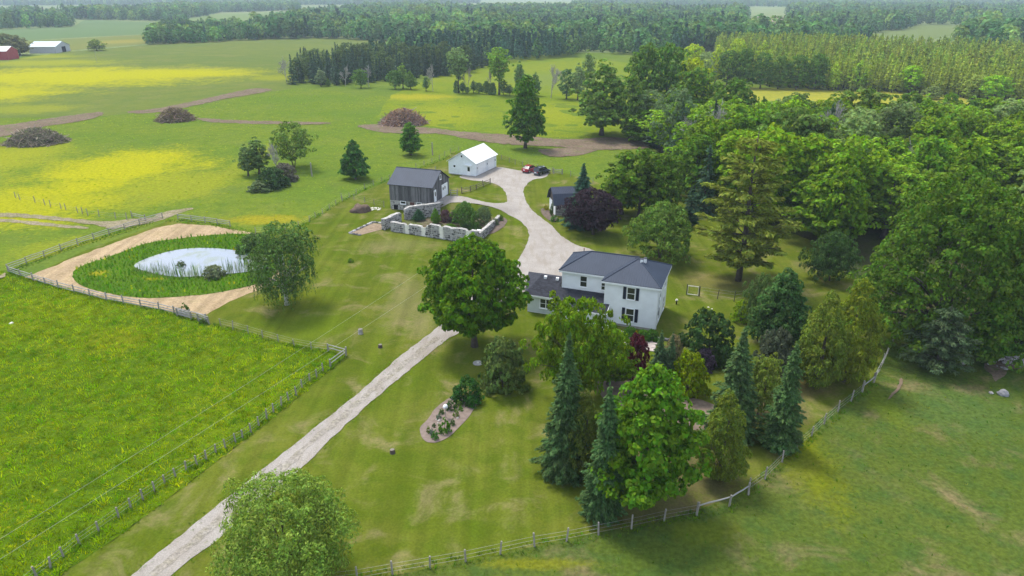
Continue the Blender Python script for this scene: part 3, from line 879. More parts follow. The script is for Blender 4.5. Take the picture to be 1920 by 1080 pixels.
P_spr = [proto(make_spruce('spruce', 12.5, 2.4, 41, 36, .15, 13, 11, irr=.22), 12.5, 2.4), proto(make_spruce('spruce', 12, 2.0, 42, 36, .14, 13, 11, power=.8, irr=.22), 12, 2.0), proto(make_spruce('spruce', 9, 2.0, 43, 24, .17, 10, 10, irr=.2), 9, 2.0)]
P_wsp = [proto(make_spruce('wood_spruce', 13, 2.6, 44, 17, .42, 7, 6, irr=.25), 13, 2.6), proto(make_spruce('wood_spruce', 12, 2.2, 45, 16, .42, 6, 6, irr=.3, power=.75), 12, 2.2)]
P_pine = proto(make_pine('white_pine', 21, 7.2, 51, 13, .34, .14, 6, dens=30), 21, 7.2)
P_pine2 = proto(make_pine('blue_pine', 7, 4.2, 52, 8, .2, .1, 7, sweep=.02, tuft=.75, dens=30), 7, 4.2)
P_plant = [proto(make_spruce('plantation_pine', 10, 1.75, 53 + q, 13, .40, 6, 7, power=.75, droop=-.15, irr=.35, z0=.14), 10, 1.75) for q in range(3)]
P_wpine = proto(make_pine('tall_pine', 17, 4.0, 57, 9, .4, .25, 5, tuft=.95, dens=16), 17, 4.0)
BARE = [(None, make_bare('bare_tree', 12, 61 + q, 0.42, 5, r0=.22), 12, 4.0) for q in range(3)]
BARE_S = [(None, make_bare('bare_shrub', 3, 66, 0.6, 3, r0=.03, kids=4), 3, 1.6)]

# ---- trees and bushes near the house, one by one
DK = (0.038, 0.075, 0.012)
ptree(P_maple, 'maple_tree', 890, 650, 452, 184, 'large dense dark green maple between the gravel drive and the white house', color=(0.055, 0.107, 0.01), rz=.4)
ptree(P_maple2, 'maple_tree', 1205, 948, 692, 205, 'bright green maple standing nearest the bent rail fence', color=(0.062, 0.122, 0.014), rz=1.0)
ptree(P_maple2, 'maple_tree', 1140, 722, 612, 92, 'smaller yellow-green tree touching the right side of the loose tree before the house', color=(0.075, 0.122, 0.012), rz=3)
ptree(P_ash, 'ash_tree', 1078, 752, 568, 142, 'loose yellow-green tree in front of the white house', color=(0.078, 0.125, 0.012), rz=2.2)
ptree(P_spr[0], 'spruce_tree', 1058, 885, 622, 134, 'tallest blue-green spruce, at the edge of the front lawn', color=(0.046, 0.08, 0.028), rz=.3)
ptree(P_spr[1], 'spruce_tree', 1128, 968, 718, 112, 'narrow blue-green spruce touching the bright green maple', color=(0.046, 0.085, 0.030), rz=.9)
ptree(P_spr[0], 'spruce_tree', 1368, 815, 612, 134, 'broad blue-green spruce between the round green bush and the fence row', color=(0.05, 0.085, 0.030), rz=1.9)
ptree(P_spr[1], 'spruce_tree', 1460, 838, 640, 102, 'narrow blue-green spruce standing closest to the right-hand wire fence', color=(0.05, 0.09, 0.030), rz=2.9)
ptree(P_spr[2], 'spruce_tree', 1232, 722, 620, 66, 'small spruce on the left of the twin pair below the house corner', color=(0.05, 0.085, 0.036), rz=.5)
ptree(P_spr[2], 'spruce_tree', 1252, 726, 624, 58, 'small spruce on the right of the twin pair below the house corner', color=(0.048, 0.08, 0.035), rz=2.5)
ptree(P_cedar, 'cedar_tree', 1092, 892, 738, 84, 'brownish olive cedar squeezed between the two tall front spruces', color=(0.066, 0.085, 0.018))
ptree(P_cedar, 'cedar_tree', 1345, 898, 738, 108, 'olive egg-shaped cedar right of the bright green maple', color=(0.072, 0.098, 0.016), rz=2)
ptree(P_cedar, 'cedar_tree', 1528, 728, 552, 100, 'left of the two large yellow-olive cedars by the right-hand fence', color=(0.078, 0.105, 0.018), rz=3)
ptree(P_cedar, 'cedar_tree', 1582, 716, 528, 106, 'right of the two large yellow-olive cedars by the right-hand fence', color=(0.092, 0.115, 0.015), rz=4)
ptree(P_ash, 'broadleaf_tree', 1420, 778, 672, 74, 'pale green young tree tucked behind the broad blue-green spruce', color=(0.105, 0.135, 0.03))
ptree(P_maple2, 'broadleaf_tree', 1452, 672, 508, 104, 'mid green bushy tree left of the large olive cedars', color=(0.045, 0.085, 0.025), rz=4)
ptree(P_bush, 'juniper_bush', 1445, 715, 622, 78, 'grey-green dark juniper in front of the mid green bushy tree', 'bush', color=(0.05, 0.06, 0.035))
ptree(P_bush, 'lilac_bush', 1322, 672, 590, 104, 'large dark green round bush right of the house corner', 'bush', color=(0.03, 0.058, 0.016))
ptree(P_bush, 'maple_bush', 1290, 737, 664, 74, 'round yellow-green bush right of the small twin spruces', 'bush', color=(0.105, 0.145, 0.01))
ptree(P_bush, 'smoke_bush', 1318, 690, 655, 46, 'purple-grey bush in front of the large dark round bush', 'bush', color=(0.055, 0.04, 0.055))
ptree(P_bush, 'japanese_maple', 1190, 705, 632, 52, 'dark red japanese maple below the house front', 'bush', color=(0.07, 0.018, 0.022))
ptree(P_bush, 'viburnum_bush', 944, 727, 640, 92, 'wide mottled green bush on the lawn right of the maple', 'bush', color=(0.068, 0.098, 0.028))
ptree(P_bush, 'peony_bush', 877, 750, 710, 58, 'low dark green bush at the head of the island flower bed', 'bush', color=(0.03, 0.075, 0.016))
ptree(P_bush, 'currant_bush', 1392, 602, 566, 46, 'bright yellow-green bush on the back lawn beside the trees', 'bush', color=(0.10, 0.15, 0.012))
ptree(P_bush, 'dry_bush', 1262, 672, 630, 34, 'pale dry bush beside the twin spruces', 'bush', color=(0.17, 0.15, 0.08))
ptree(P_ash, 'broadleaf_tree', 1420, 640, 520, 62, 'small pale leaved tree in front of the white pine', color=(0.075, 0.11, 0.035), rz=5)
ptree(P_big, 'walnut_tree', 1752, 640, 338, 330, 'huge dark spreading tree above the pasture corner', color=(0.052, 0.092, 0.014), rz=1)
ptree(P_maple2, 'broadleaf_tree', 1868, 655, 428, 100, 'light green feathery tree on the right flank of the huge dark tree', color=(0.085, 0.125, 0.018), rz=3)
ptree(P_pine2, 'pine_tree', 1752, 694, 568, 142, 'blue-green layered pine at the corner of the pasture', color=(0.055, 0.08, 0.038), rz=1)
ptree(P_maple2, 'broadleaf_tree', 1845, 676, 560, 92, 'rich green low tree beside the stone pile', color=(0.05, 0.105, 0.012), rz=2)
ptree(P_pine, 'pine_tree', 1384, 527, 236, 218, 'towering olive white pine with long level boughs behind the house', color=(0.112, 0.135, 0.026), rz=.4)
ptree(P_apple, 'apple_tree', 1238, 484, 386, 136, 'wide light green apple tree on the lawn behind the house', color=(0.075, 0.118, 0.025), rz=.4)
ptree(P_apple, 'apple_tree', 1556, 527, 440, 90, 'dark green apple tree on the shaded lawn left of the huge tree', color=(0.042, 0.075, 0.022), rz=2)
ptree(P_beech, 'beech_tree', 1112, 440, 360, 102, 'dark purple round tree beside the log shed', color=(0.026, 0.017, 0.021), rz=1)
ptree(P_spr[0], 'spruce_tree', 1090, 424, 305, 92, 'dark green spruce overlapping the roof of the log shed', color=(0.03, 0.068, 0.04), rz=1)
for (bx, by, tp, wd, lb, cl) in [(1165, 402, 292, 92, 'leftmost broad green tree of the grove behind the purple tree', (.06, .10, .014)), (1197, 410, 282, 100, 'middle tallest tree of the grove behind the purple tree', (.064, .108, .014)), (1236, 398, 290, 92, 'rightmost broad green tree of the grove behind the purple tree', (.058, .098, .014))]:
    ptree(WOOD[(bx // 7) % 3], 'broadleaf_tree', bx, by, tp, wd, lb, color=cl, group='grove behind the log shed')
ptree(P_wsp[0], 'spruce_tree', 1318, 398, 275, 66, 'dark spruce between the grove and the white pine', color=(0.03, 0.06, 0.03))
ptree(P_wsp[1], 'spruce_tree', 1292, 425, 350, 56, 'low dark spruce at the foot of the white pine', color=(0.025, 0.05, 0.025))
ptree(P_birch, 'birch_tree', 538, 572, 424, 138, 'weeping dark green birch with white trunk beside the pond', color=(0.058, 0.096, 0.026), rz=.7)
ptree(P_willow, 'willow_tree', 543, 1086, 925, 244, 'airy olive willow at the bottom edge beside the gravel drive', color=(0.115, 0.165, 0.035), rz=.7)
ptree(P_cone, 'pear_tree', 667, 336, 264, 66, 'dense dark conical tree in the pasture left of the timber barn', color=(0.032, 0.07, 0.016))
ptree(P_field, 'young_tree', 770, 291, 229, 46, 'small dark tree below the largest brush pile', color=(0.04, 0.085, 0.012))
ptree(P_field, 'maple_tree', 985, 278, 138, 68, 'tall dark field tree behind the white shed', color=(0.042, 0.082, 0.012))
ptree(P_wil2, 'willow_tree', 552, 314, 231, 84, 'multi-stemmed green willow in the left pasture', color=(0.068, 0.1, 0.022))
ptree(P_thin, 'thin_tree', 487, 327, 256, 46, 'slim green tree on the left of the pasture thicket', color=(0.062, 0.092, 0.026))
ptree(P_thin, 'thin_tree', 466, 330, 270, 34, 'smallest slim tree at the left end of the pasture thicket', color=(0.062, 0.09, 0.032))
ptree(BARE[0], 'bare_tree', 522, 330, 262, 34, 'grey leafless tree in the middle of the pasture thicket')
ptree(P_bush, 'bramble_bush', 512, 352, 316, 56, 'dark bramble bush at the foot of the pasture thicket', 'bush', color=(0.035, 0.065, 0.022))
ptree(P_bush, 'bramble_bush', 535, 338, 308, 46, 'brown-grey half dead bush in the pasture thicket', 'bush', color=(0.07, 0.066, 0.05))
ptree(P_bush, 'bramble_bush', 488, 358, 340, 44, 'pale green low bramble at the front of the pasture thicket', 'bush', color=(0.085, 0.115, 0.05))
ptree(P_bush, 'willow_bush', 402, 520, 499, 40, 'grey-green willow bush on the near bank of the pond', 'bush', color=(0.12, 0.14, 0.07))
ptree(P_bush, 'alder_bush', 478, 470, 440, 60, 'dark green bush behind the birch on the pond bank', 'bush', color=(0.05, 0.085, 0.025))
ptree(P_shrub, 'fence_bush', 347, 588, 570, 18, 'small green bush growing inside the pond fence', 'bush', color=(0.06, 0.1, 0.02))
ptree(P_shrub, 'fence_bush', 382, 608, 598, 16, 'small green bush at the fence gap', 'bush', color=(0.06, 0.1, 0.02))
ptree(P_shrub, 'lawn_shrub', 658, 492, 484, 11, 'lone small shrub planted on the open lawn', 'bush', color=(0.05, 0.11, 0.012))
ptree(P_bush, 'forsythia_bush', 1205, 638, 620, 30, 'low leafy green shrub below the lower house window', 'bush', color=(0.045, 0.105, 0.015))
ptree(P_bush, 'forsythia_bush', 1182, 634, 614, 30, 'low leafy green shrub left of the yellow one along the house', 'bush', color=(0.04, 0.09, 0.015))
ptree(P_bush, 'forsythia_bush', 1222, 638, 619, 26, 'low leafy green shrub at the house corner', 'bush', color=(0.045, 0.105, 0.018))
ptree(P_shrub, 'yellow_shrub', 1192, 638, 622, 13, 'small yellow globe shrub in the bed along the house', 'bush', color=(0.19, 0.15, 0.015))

# ---- tree row along the far pasture fence
ROW = 'trees along the far pasture fence'
for (k, bx, by, tp, wd, lb, cl) in [
    (P_thin, 602, 162, 128, 18, 'pale small tree at the left end of the fence row', (.095, .12, .06)),
    (P_cone, 616, 162, 147, 12, 'tiny round tree beside the pale small one in the fence row', (.07, .11, .025)),
    (WOOD[0], 677, 165, 130, 26, 'rounded green tree in the left part of the fence row', (.062, .105, .025)),
    (WOOD[0], 741, 167, 132, 28, 'dark green tree left in the trio of the fence row', (.05, .09, .022)),
    (P_thin, 756, 166, 118, 22, 'tallest slim tree of the trio in the fence row', (.085, .125, .03)),
    (WOOD[1], 770, 168, 134, 24, 'bushy green tree right in the trio of the fence row', (.062, .1, .022)),
    (P_thin, 799, 171, 142, 14, 'dark slim sapling right of the trio in the fence row', (.05, .085, .03)),
    (P_vase, 860, 174, 92, 42, 'tall feathery elm left of the vase-shaped one', (.085, .12, .045)),
    (P_vase, 936, 178, 92, 50, 'tall vase-shaped elm with bare lower stem', (.085, .135, .026)),
    (P_thin, 888, 174, 150, 14, 'small grey-green sapling between the two tall elms', (.06, .09, .04)),
    (WOOD[2], 912, 177, 152, 18, 'low dark bushy tree at the foot of the vase-shaped elm', (.045, .075, .028)),
    (WOOD[0], 944, 178, 152, 18, 'low dark bushy tree right of the vase-shaped elm', (.045, .075, .028)),
    (P_thin, 974, 183, 114, 22, 'slim dark poplar behind the tall field tree', (.055, .09, .03)),
    (WOOD[1], 1003, 180, 137, 24, 'dark bushy tree right of the slim poplar', (.045, .08, .025)),
    (WOOD[4], 1062, 186, 130, 34, 'dark upright tree beside the grey dead one in the fence row', (.045, .082, .03)),
    (P_thin, 1083, 188, 118, 26, 'pale leafed tree at the right end of the fence row', (.085, .115, .045)),
    (P_thin, 1100, 180, 92, 30, 'light green tall tree where the fence row meets the wood', (.095, .13, .045))]:
    ptree(k, 'fence_row_tree', bx, by, tp, wd, lb, group=ROW, color=cl)
for i, (bx, by, tp, wd, lb) in enumerate([(648, 162, 120, 22, 'bare grey tree left of the rounded green one'), (692, 163, 112, 26, 'bare grey tree in front of the conifers'), (812, 172, 118, 20, 'bare grey tree right of the trio'), (878, 174, 120, 16, 'bare thin tree between the two tall elms'), (920, 177, 118, 18, 'bare thin tree just left of the vase-shaped elm'), (1033, 184, 118, 36, 'whitish dead tree with forked crown'), (538, 156, 106, 26, 'pale leafless tree at the corner of the conifers')]):
    ptree(BARE[i % 3], 'bare_tree', bx, by, tp, wd, lb, group=ROW)
for i, (bx, by, tp, wd) in enumerate([(856, 174, 152, 12), (868, 175, 148, 12), (898, 176, 154, 10), (924, 178, 150, 12), (956, 179, 156, 10), (876, 176, 156, 9)]):
    ptree([P_bush, P_thin, WOOD[0]][i % 3], 'fence_row_tree', bx, by, tp + (i * 5) % 9, wd + (i * 3) % 7, 'low dark sapling in the hedge under the tall elms', group=ROW, color=(.05, .08, .03))

# big tree and its neighbours at the near corner of the wood
ptree(WOOD[1], 'broadleaf_tree', 1128, 254, 118, 112, 'great dark tree at the near left corner of the wood', color=(0.056, 0.092, 0.018), rz=1)
for (bx, by, tp, wd, lb, cl, k) in [(1180, 262, 140, 70, 'mid green tree right of the great corner tree', (.055, .09, .018), 1), (1205, 225, 86, 78, 'dark crown rising behind the great corner tree', (.05, .085, .016), 2), (1245, 225, 84, 70, 'broad dark crown at the back edge of the wood', (.05, .09, .018), 0), (1215, 265, 170, 60, 'light grey-green tree at the wood edge', (.072, .1, .04), 4), (1290, 226, 112, 74, 'yellow-green sunlit crown at the back of the wood', (.16, .19, .02), 2), (1262, 300, 168, 70, 'silvery green tree at the front edge of the wood', (.062, .09, .038), 4)]:
    ptree(WOOD[k], 'broadleaf_tree', bx, by, tp, wd, lb, color=cl)  # the sunlit crown has its sunlight in the leaf colour
ptree(BARE[1], 'bare_tree', 1312, 330, 172, 84, 'tall pale leafless tree at the front of the wood')
ptree(BARE[0], 'bare_tree', 1340, 318, 188, 60, 'second pale leafless tree right of the tallest one at the wood front')
ptree(BARE[2], 'bare_tree', 1546, 330, 186, 70, 'grey leafless crown behind the tip of the white pine')
ptree(BARE[0], 'bare_tree', 1700, 400, 262, 66, 'pale forked leafless tree over the huge dark tree')
ptree(BARE[1], 'bare_tree', 1858, 400, 268, 64, 'grey leafless tree over the right shoulder of the huge tree')
ptree(WOOD[1], 'broadleaf_tree', 1560, 470, 286, 96, 'bright green round-headed tree with visible dark stems above the apple tree', color=(.085, .145, .015), rz=2)
ptree(WOOD[0], 'broadleaf_tree', 1468, 380, 205, 120, 'soft green tree just behind the tip of the white pine', color=(.08, .125, .03), rz=2)

SUN = 'pale sunlit trees at the back corner of the wood'  # their sunlight is painted as paler, yellower leaves
for (bx, by, tp, wd, lb, cl, k) in [(1232, 172, 96, 40, 'yellow-green tree at the left end of the pale sunlit trees', (.15, .2, .03), 1), (1262, 168, 90, 40, 'pale green second tree of the sunlit trees', (.12, .165, .04), 4), (1294, 164, 84, 44, 'tallest yellow-green tree of the sunlit trees', (.17, .21, .03), 0), (1318, 170, 98, 36, 'grey-green soft tree among the sunlit trees', (.1, .13, .05), 4), (1340, 160, 88, 40, 'bright yellow-green tree next to the maple row', (.18, .22, .03), 1), (1376, 152, 74, 40, 'yellow-green crown showing over the maple row', (.16, .2, .03), 0), (1425, 150, 80, 36, 'second yellow-green crown showing over the maple row', (.15, .19, .03), 1), (1300, 240, 130, 86, 'broad green crown below the sunlit trees', (.07, .12, .018), 0), (1372, 262, 150, 84, 'flat-topped green tree below the maple row', (.06, .105, .018), 2),
                                    (1480, 285, 176, 80, 'tall soft green tree standing up in front of the sunny strip', (.075, .115, .03), 4), (1600, 290, 168, 110, 'broad olive green tree standing up in front of the sunny strip', (.08, .12, .025), 0), (1690, 280, 176, 96, 'dark flat-topped tree standing up in front of the sunny strip', (.06, .1, .018), 2), (1800, 290, 186, 90, 'deep green tree at the right of the sunny strip front', (.06, .105, .018), 1), (1895, 300, 196, 96, 'light green tree near the right edge below the sunny strip', (.085, .14, .02), 3)]:
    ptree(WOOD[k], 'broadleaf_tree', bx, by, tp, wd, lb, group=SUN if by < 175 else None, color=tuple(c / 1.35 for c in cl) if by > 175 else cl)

# ---- the wood on the right
def scatter_poly(poly, mind, n, seed):
    rg = np.random.default_rng(seed)
    lo, hi = poly.min(0), poly.max(0)
    c = rg.uniform(lo, hi, (n, 2))
    c = c[inside(poly, c[:, 0], c[:, 1])]
    cell, grid, out = mind, {}, []
    for p in c:
        k = (int(p[0] // cell), int(p[1] // cell))
        if all((p[0] - q[0]) ** 2 + (p[1] - q[1]) ** 2 > mind * mind for a in (-1, 0, 1) for b in (-1, 0, 1) for q in grid.get((k[0] + a, k[1] + b), ())):
            grid.setdefault(k, []).append(p)
            out.append(p)
    return np.array(out)

def project(p, z):
    dz = z - CAM_H
    zc = p[1] * cp - dz * sp
    return 960 + FPX * p[0] / zc, 540 - FPX * (p[1] * sp + dz * cp) / zc

wr = np.random.default_rng(99)
LMK = [(1128, 200, 'near the great corner tree'), (1400, 330, 'behind the white pine'), (1560, 420, 'above the dark apple tree'), (1700, 360, 'rising over the left half of the huge tree'), (1850, 360, 'rising over the right half of the huge tree'), (1480, 260, 'left along the sunny strip'), (1700, 250, 'midway along the sunny strip'), (1880, 260, 'right along the sunny strip'), (1240, 290, 'at the grove side of the wood'), (1900, 600, 'over the stone pile'), (2050, 450, 'past the right edge of the photo'), (1320, 270, 'by the pale leafless tree')]
def landmark(px, py):
    return min(LMK, key=lambda m: (m[0] - px) ** 2 + (1.6 * (m[1] - py)) ** 2)[2]
def tone(br): return 'pale' if br > 1.22 else ('deep' if br < .88 else 'mid')
WKIND = ['rounded', 'upright', 'flat-topped', 'vase-crowned', 'fine-leaved']
WLAB = ['rounded mid green tree inside the wood right of the yard', 'upright deep green tree inside the wood right of the yard', 'flat-topped dark tree inside the wood right of the yard',
        'tall vase-crowned tree inside the wood right of the yard', 'fine-leaved grey-green tree inside the wood right of the yard']
pts = scatter_poly(wood_w, 5.6, 12000, 5)
pts = pts[(pts[:, 0] < pts[:, 1] * 0.80 + 8)]
for p in pts:
    px, py = project(p, 0)
    q = np.array([p[0], p[1], 0.0])
    if (1590 < px < 1915 and 470 < py < 650): continue
    if px < 1500 and py > 430: continue
    u = wr.uniform()
    br = wr.uniform(0.65, 1.5)
    near = min(1.0, max(0.0, (py - 258) / 60.0))
    hs = 0.72 + 0.28 * near
    if u < 0.07:
        k = int(wr.integers(3))
        stand(BARE[k], 'bare_tree', q, wr.uniform(12, 16) * hs, wr.uniform(3, 4.5), 'grey leafless tree of the wood, ' + landmark(px, py - 40), group='bare trees in the wood')
    elif u < 0.15:
        stand(P_wsp[int(wr.integers(2))], 'spruce_tree', q, wr.uniform(11, 16) * hs, wr.uniform(2.4, 3.2), 'dark pointed spruce of the wood, ' + landmark(px, py - 40), group='spruces in the wood', color=(0.035 * br, 0.06 * br, 0.03 * br))
    else:
        k = int(wr.integers(5))
        c = np.array([(.102, .16, .016), (.078, .13, .014), (.062, .112, .014), (.094, .148, .018), (.096, .135, .045)][k]) * br
        if wr.uniform() < 0.18: c = c * np.array([1.55, 1.35, 0.9])
        stand(WOOD[k], 'broadleaf_tree', q, wr.uniform(11, 16.5) * hs, wr.uniform(3.8, 5.6), f'{WKIND[k]} {tone(br)} green tree of the wood, {landmark(px, py - 40)}', group='trees of the wood right of the yard', color=tuple(c))

# ---- pine plantation behind the sunny strip: the nearest 280 as trees, the rest as one mass
plant_w = wpoly([(1440, 163), (1560, 170), (1700, 176), (1960, 196), (2150, 205), (2200, 118), (1960, 118), (1700, 104), (1500, 94), (1340, 96), (1350, 140)])
pp = []
rot = R(-9)
for i in np.arange(-20, 420, 3.8):
    for j in np.arange(200, 640, 2.8):
        x, y = i * math.cos(rot) - (j - 300) * math.sin(rot), 300 + i * math.sin(rot) + (j - 300) * math.cos(rot)
        pp.append((x + wr.uniform(-.6, .6), y + wr.uniform(-.6, .6)))
pp = np.array(pp)
pp = pp[inside(plant_w, pp[:, 0], pp[:, 1])]
pp = pp[pp[:, 0] < pp[:, 1] * 0.80]
edge = np.array([project(p, 0)[1] - 0.0 for p in pp])
# nearest rows first: rank by depth behind the front edge of the plantation
fe = wpoly([(1440, 163), (1560, 170), (1700, 176), (1960, 196)])
depth = pp[:, 1] - np.interp(pp[:, 0], fe[:, 0], fe[:, 1])
order = np.argsort(depth)
tops = [[], [], []]
SM = []
for c, t, h, r in P_plant:
    vc = np.array([v.co[:] for v in c.vertices])
    vt = np.array([v.co[:] for v in t.vertices])
    SM.append((c, t))
def joined(crown, trunk, name):
    bm = bmesh.new()
    bm.from_mesh(crown)
    n0 = len(bm.faces)
    bm.from_mesh(trunk)
    me = bpy.data.meshes.new(name)
    bm.faces.ensure_lookup_table()
    for f in bm.faces[n0:]: f.material_index = 1
    bm.to_mesh(me)
    bm.free()
    me.materials.append(crown.materials[0])
    me.materials.append(trunk.materials[0])
    return me
PLJ = [joined(c, t, 'plantation_pine') for c, t in SM]
for i in order[:250]:
    s = wr.uniform(.85, 1.15)
    br = wr.uniform(.8, 1.25)
    o = link('plantation_pine', PLJ[int(wr.integers(3))], None, (pp[i][0], pp[i][1], -0.05), wr.uniform(0, 6.28), (s * 1.05, s * 1.05, s * wr.uniform(.75, 1.3)), (0.17 * br, 0.205 * br, 0.035 * br))  # needle yellow also carries the sunlight on the plantation
    tag(o, 'yellowish young pine in the front rows of the plantation', 'tree', 'pines in the front rows of the plantation')

def gn_scatter(name, P, rz, sc, which, sources, loc=(0, 0, 0)):
    """one object holding an uncountable mass: points that carry copies of a few source meshes"""
    me = bpy.data.meshes.new(name)
    me.vertices.add(len(P))
    me.vertices.foreach_set('co', np.asarray(P, np.float32).ravel())
    for an, ty, val in (('turn', 'FLOAT', rz), ('size', 'FLOAT', sc), ('pick', 'INT', which)):
        a = me.attributes.new(an, ty, 'POINT')
        a.data.foreach_set('value', np.asarray(val, np.float32 if ty == 'FLOAT' else np.int32))
    o = link(name, me, None, loc)
    ng = bpy.data.node_groups.new(name, 'GeometryNodeTree')
    ng.interface.new_socket('Geometry', in_out='INPUT', socket_type='NodeSocketGeometry')
    ng.interface.new_socket('Geometry', in_out='OUTPUT', socket_type='NodeSocketGeometry')
    gi, go = ng.nodes.new('NodeGroupInput'), ng.nodes.new('NodeGroupOutput')
    jn = ng.nodes.new('GeometryNodeJoinGeometry')
    def attr(n, t):
        a = ng.nodes.new('GeometryNodeInputNamedAttribute')
        a.data_type = t
        a.inputs['Name'].default_value = n
        return a.outputs['Attribute']
    cx = ng.nodes.new('ShaderNodeCombineXYZ')
    ng.links.new(attr('turn', 'FLOAT'), cx.inputs['Z'])
    for k, src in enumerate(sources):
        so = bpy.data.objects.new(name + '_piece', src)
        oi = ng.nodes.new('GeometryNodeObjectInfo')
        oi.inputs['Object'].default_value = so
        oi.inputs['As Instance'].default_value = True
        cm = ng.nodes.new('FunctionNodeCompare')
        cm.data_type = 'INT'
        cm.operation = 'EQUAL'
        ng.links.new(attr('pick', 'INT'), cm.inputs[2])
        cm.inputs[3].default_value = k
        ip = ng.nodes.new('GeometryNodeInstanceOnPoints')
        ng.links.new(gi.outputs[0], ip.inputs['Points'])
        ng.links.new(cm.outputs[0], ip.inputs['Selection'])
        ng.links.new(oi.outputs['Geometry'], ip.inputs['Instance'])
        ng.links.new(cx.outputs[0], ip.inputs['Rotation'])
        ng.links.new(attr('size', 'FLOAT'), ip.inputs['Scale'])
        ng.links.new(ip.outputs[0], jn.inputs[0])
    ng.links.new(jn.outputs[0], go.inputs[0])
    o.modifiers.new('scatter', 'NODES').node_group = ng
    return tag(o, kind='stuff')

def recol(me, name, mats):
    m = me.copy()
    m.name = name
    m.materials.clear()
    for q in mats: m.materials.append(q)
    return m
PLM = leafmat('plantation_needles', .14, .3, use_obj=False, col=(0.17, 0.205, 0.035), inst=.3)  # same yellow, sunlight painted into the needle colour
rest = order[250:]
gn_scatter('pine_plantation', np.column_stack([pp[rest], np.full(len(rest), -.05)]), wr.uniform(0, 6.28, len(rest)), wr.uniform(.7, 1.35, len(rest)), wr.integers(0, 3, len(rest)), [recol(m, 'pine_piece', (PLM, BARK)) for m in PLJ])
tag(bpy.data.objects['pine_plantation'], 'mass of yellowish young pines behind the front rows')

# ---- maple row in front of the plantation and single trees of the sunny strip
STRIP = 'trees along the sunny strip of grass'
for (bx, by, tp, wd, lb, cl, k) in [
    (1362, 163, 96, 46, 'dark tree at the left end of the maple row by the strip', (.055, .09, .02), 0), (1392, 165, 92, 44, 'second dark tree from the left in the maple row', (.05, .085, .018), 2),
    (1425, 166, 100, 40, 'third dark tree from the left in the maple row', (.052, .09, .02), 0), (1458, 167, 106, 40, 'dark tree in the middle of the maple row', (.055, .092, .018), 2), (1492, 168, 104, 42, 'dark tree right of the middle of the maple row', (.05, .088, .018), 0), (1527, 168, 102, 46, 'right-hand end tree of the dark maple row', (.052, .09, .018), 2),
    (1560, 170, 118, 26, 'yellow-green slim tree right of the maple row', (.17, .22, .03), 1), (1605, 170, 116, 40, 'yellow-green upright tree between the maple row and the lone round tree', (.14, .2, .03), 1),
    (1703, 174, 124, 46, 'lone round bright green tree on the sunny strip', (.13, .21, .02), 0), (1748, 186, 162, 34, 'low wide bush-like tree on the sunny strip', (.09, .115, .035), 2), (1822, 186, 140, 42, 'olive leaning tree at the right of the sunny strip', (.13, .16, .035), 4), (1862, 190, 142, 52, 'rightmost bright green tree of the sunny strip', (.12, .2, .02), 0)]:
    ptree(WOOD[k], 'strip_tree', bx, by, tp, wd, lb, group=STRIP, color=cl)

# ---- conifer wood behind the far pasture fence, mixed trees beyond
con_w = wpoly([(545, 158), (640, 160), (760, 150), (860, 140), (935, 118), (1080, 106), (1080, 96), (960, 88), (830, 88), (760, 104), (680, 122), (575, 134)])
cpts = scatter_poly(con_w, 4.6, 9000, 8)
cpts = cpts[np.argsort(cpts[:, 1])]
CL = []
nind = 0
cj = [joined(c[0], c[1], 'conifer') for c in P_wsp] + [joined(WOOD[4][0], WOOD[4][1], 'mixed_tree')]
mass = []
for i, p in enumerate(cpts):
    if nind < 170:
        k = 0 if wr.uniform() < .55 else 1
        if wr.uniform() < .14: k = 2
        s = wr.uniform(.75, 1.1) * (0.85 if k == 2 else 1)
        br = wr.uniform(.75, 1.2)
        c = (.036 * br, .062 * br, .034 * br) if k < 2 else (.07 * br, .1 * br, .035 * br)
        o = link('conifer' if k < 2 else 'mixed_tree', cj[k], None, (p[0], p[1], -.05), wr.uniform(0, 6.28), (s * 1.1, s * 1.1, s), c)
        bx_ = project(p, 0)[0]
        zn = 'at the left end of the belt' if bx_ < 610 else ('below the dip of the belt' if bx_ < 700 else ('in the middle of the belt' if bx_ < 800 else ('behind the tall elms' if bx_ < 900 else 'at the right end of the belt')))
        tn = ('tall ' if s > .95 else ('short ' if s < .83 else '')) + ('pale ' if br > 1.05 else ('blackish ' if br < .87 else 'dark '))
        tag(o, f'{tn}conifer {zn}, behind the far pasture' if k < 2 else f'{tn}broadleaf tree {zn}, behind the far pasture', 'tree', 'belt of conifers behind the far pasture')
        nind += 1
    else:
        mass.append(p)

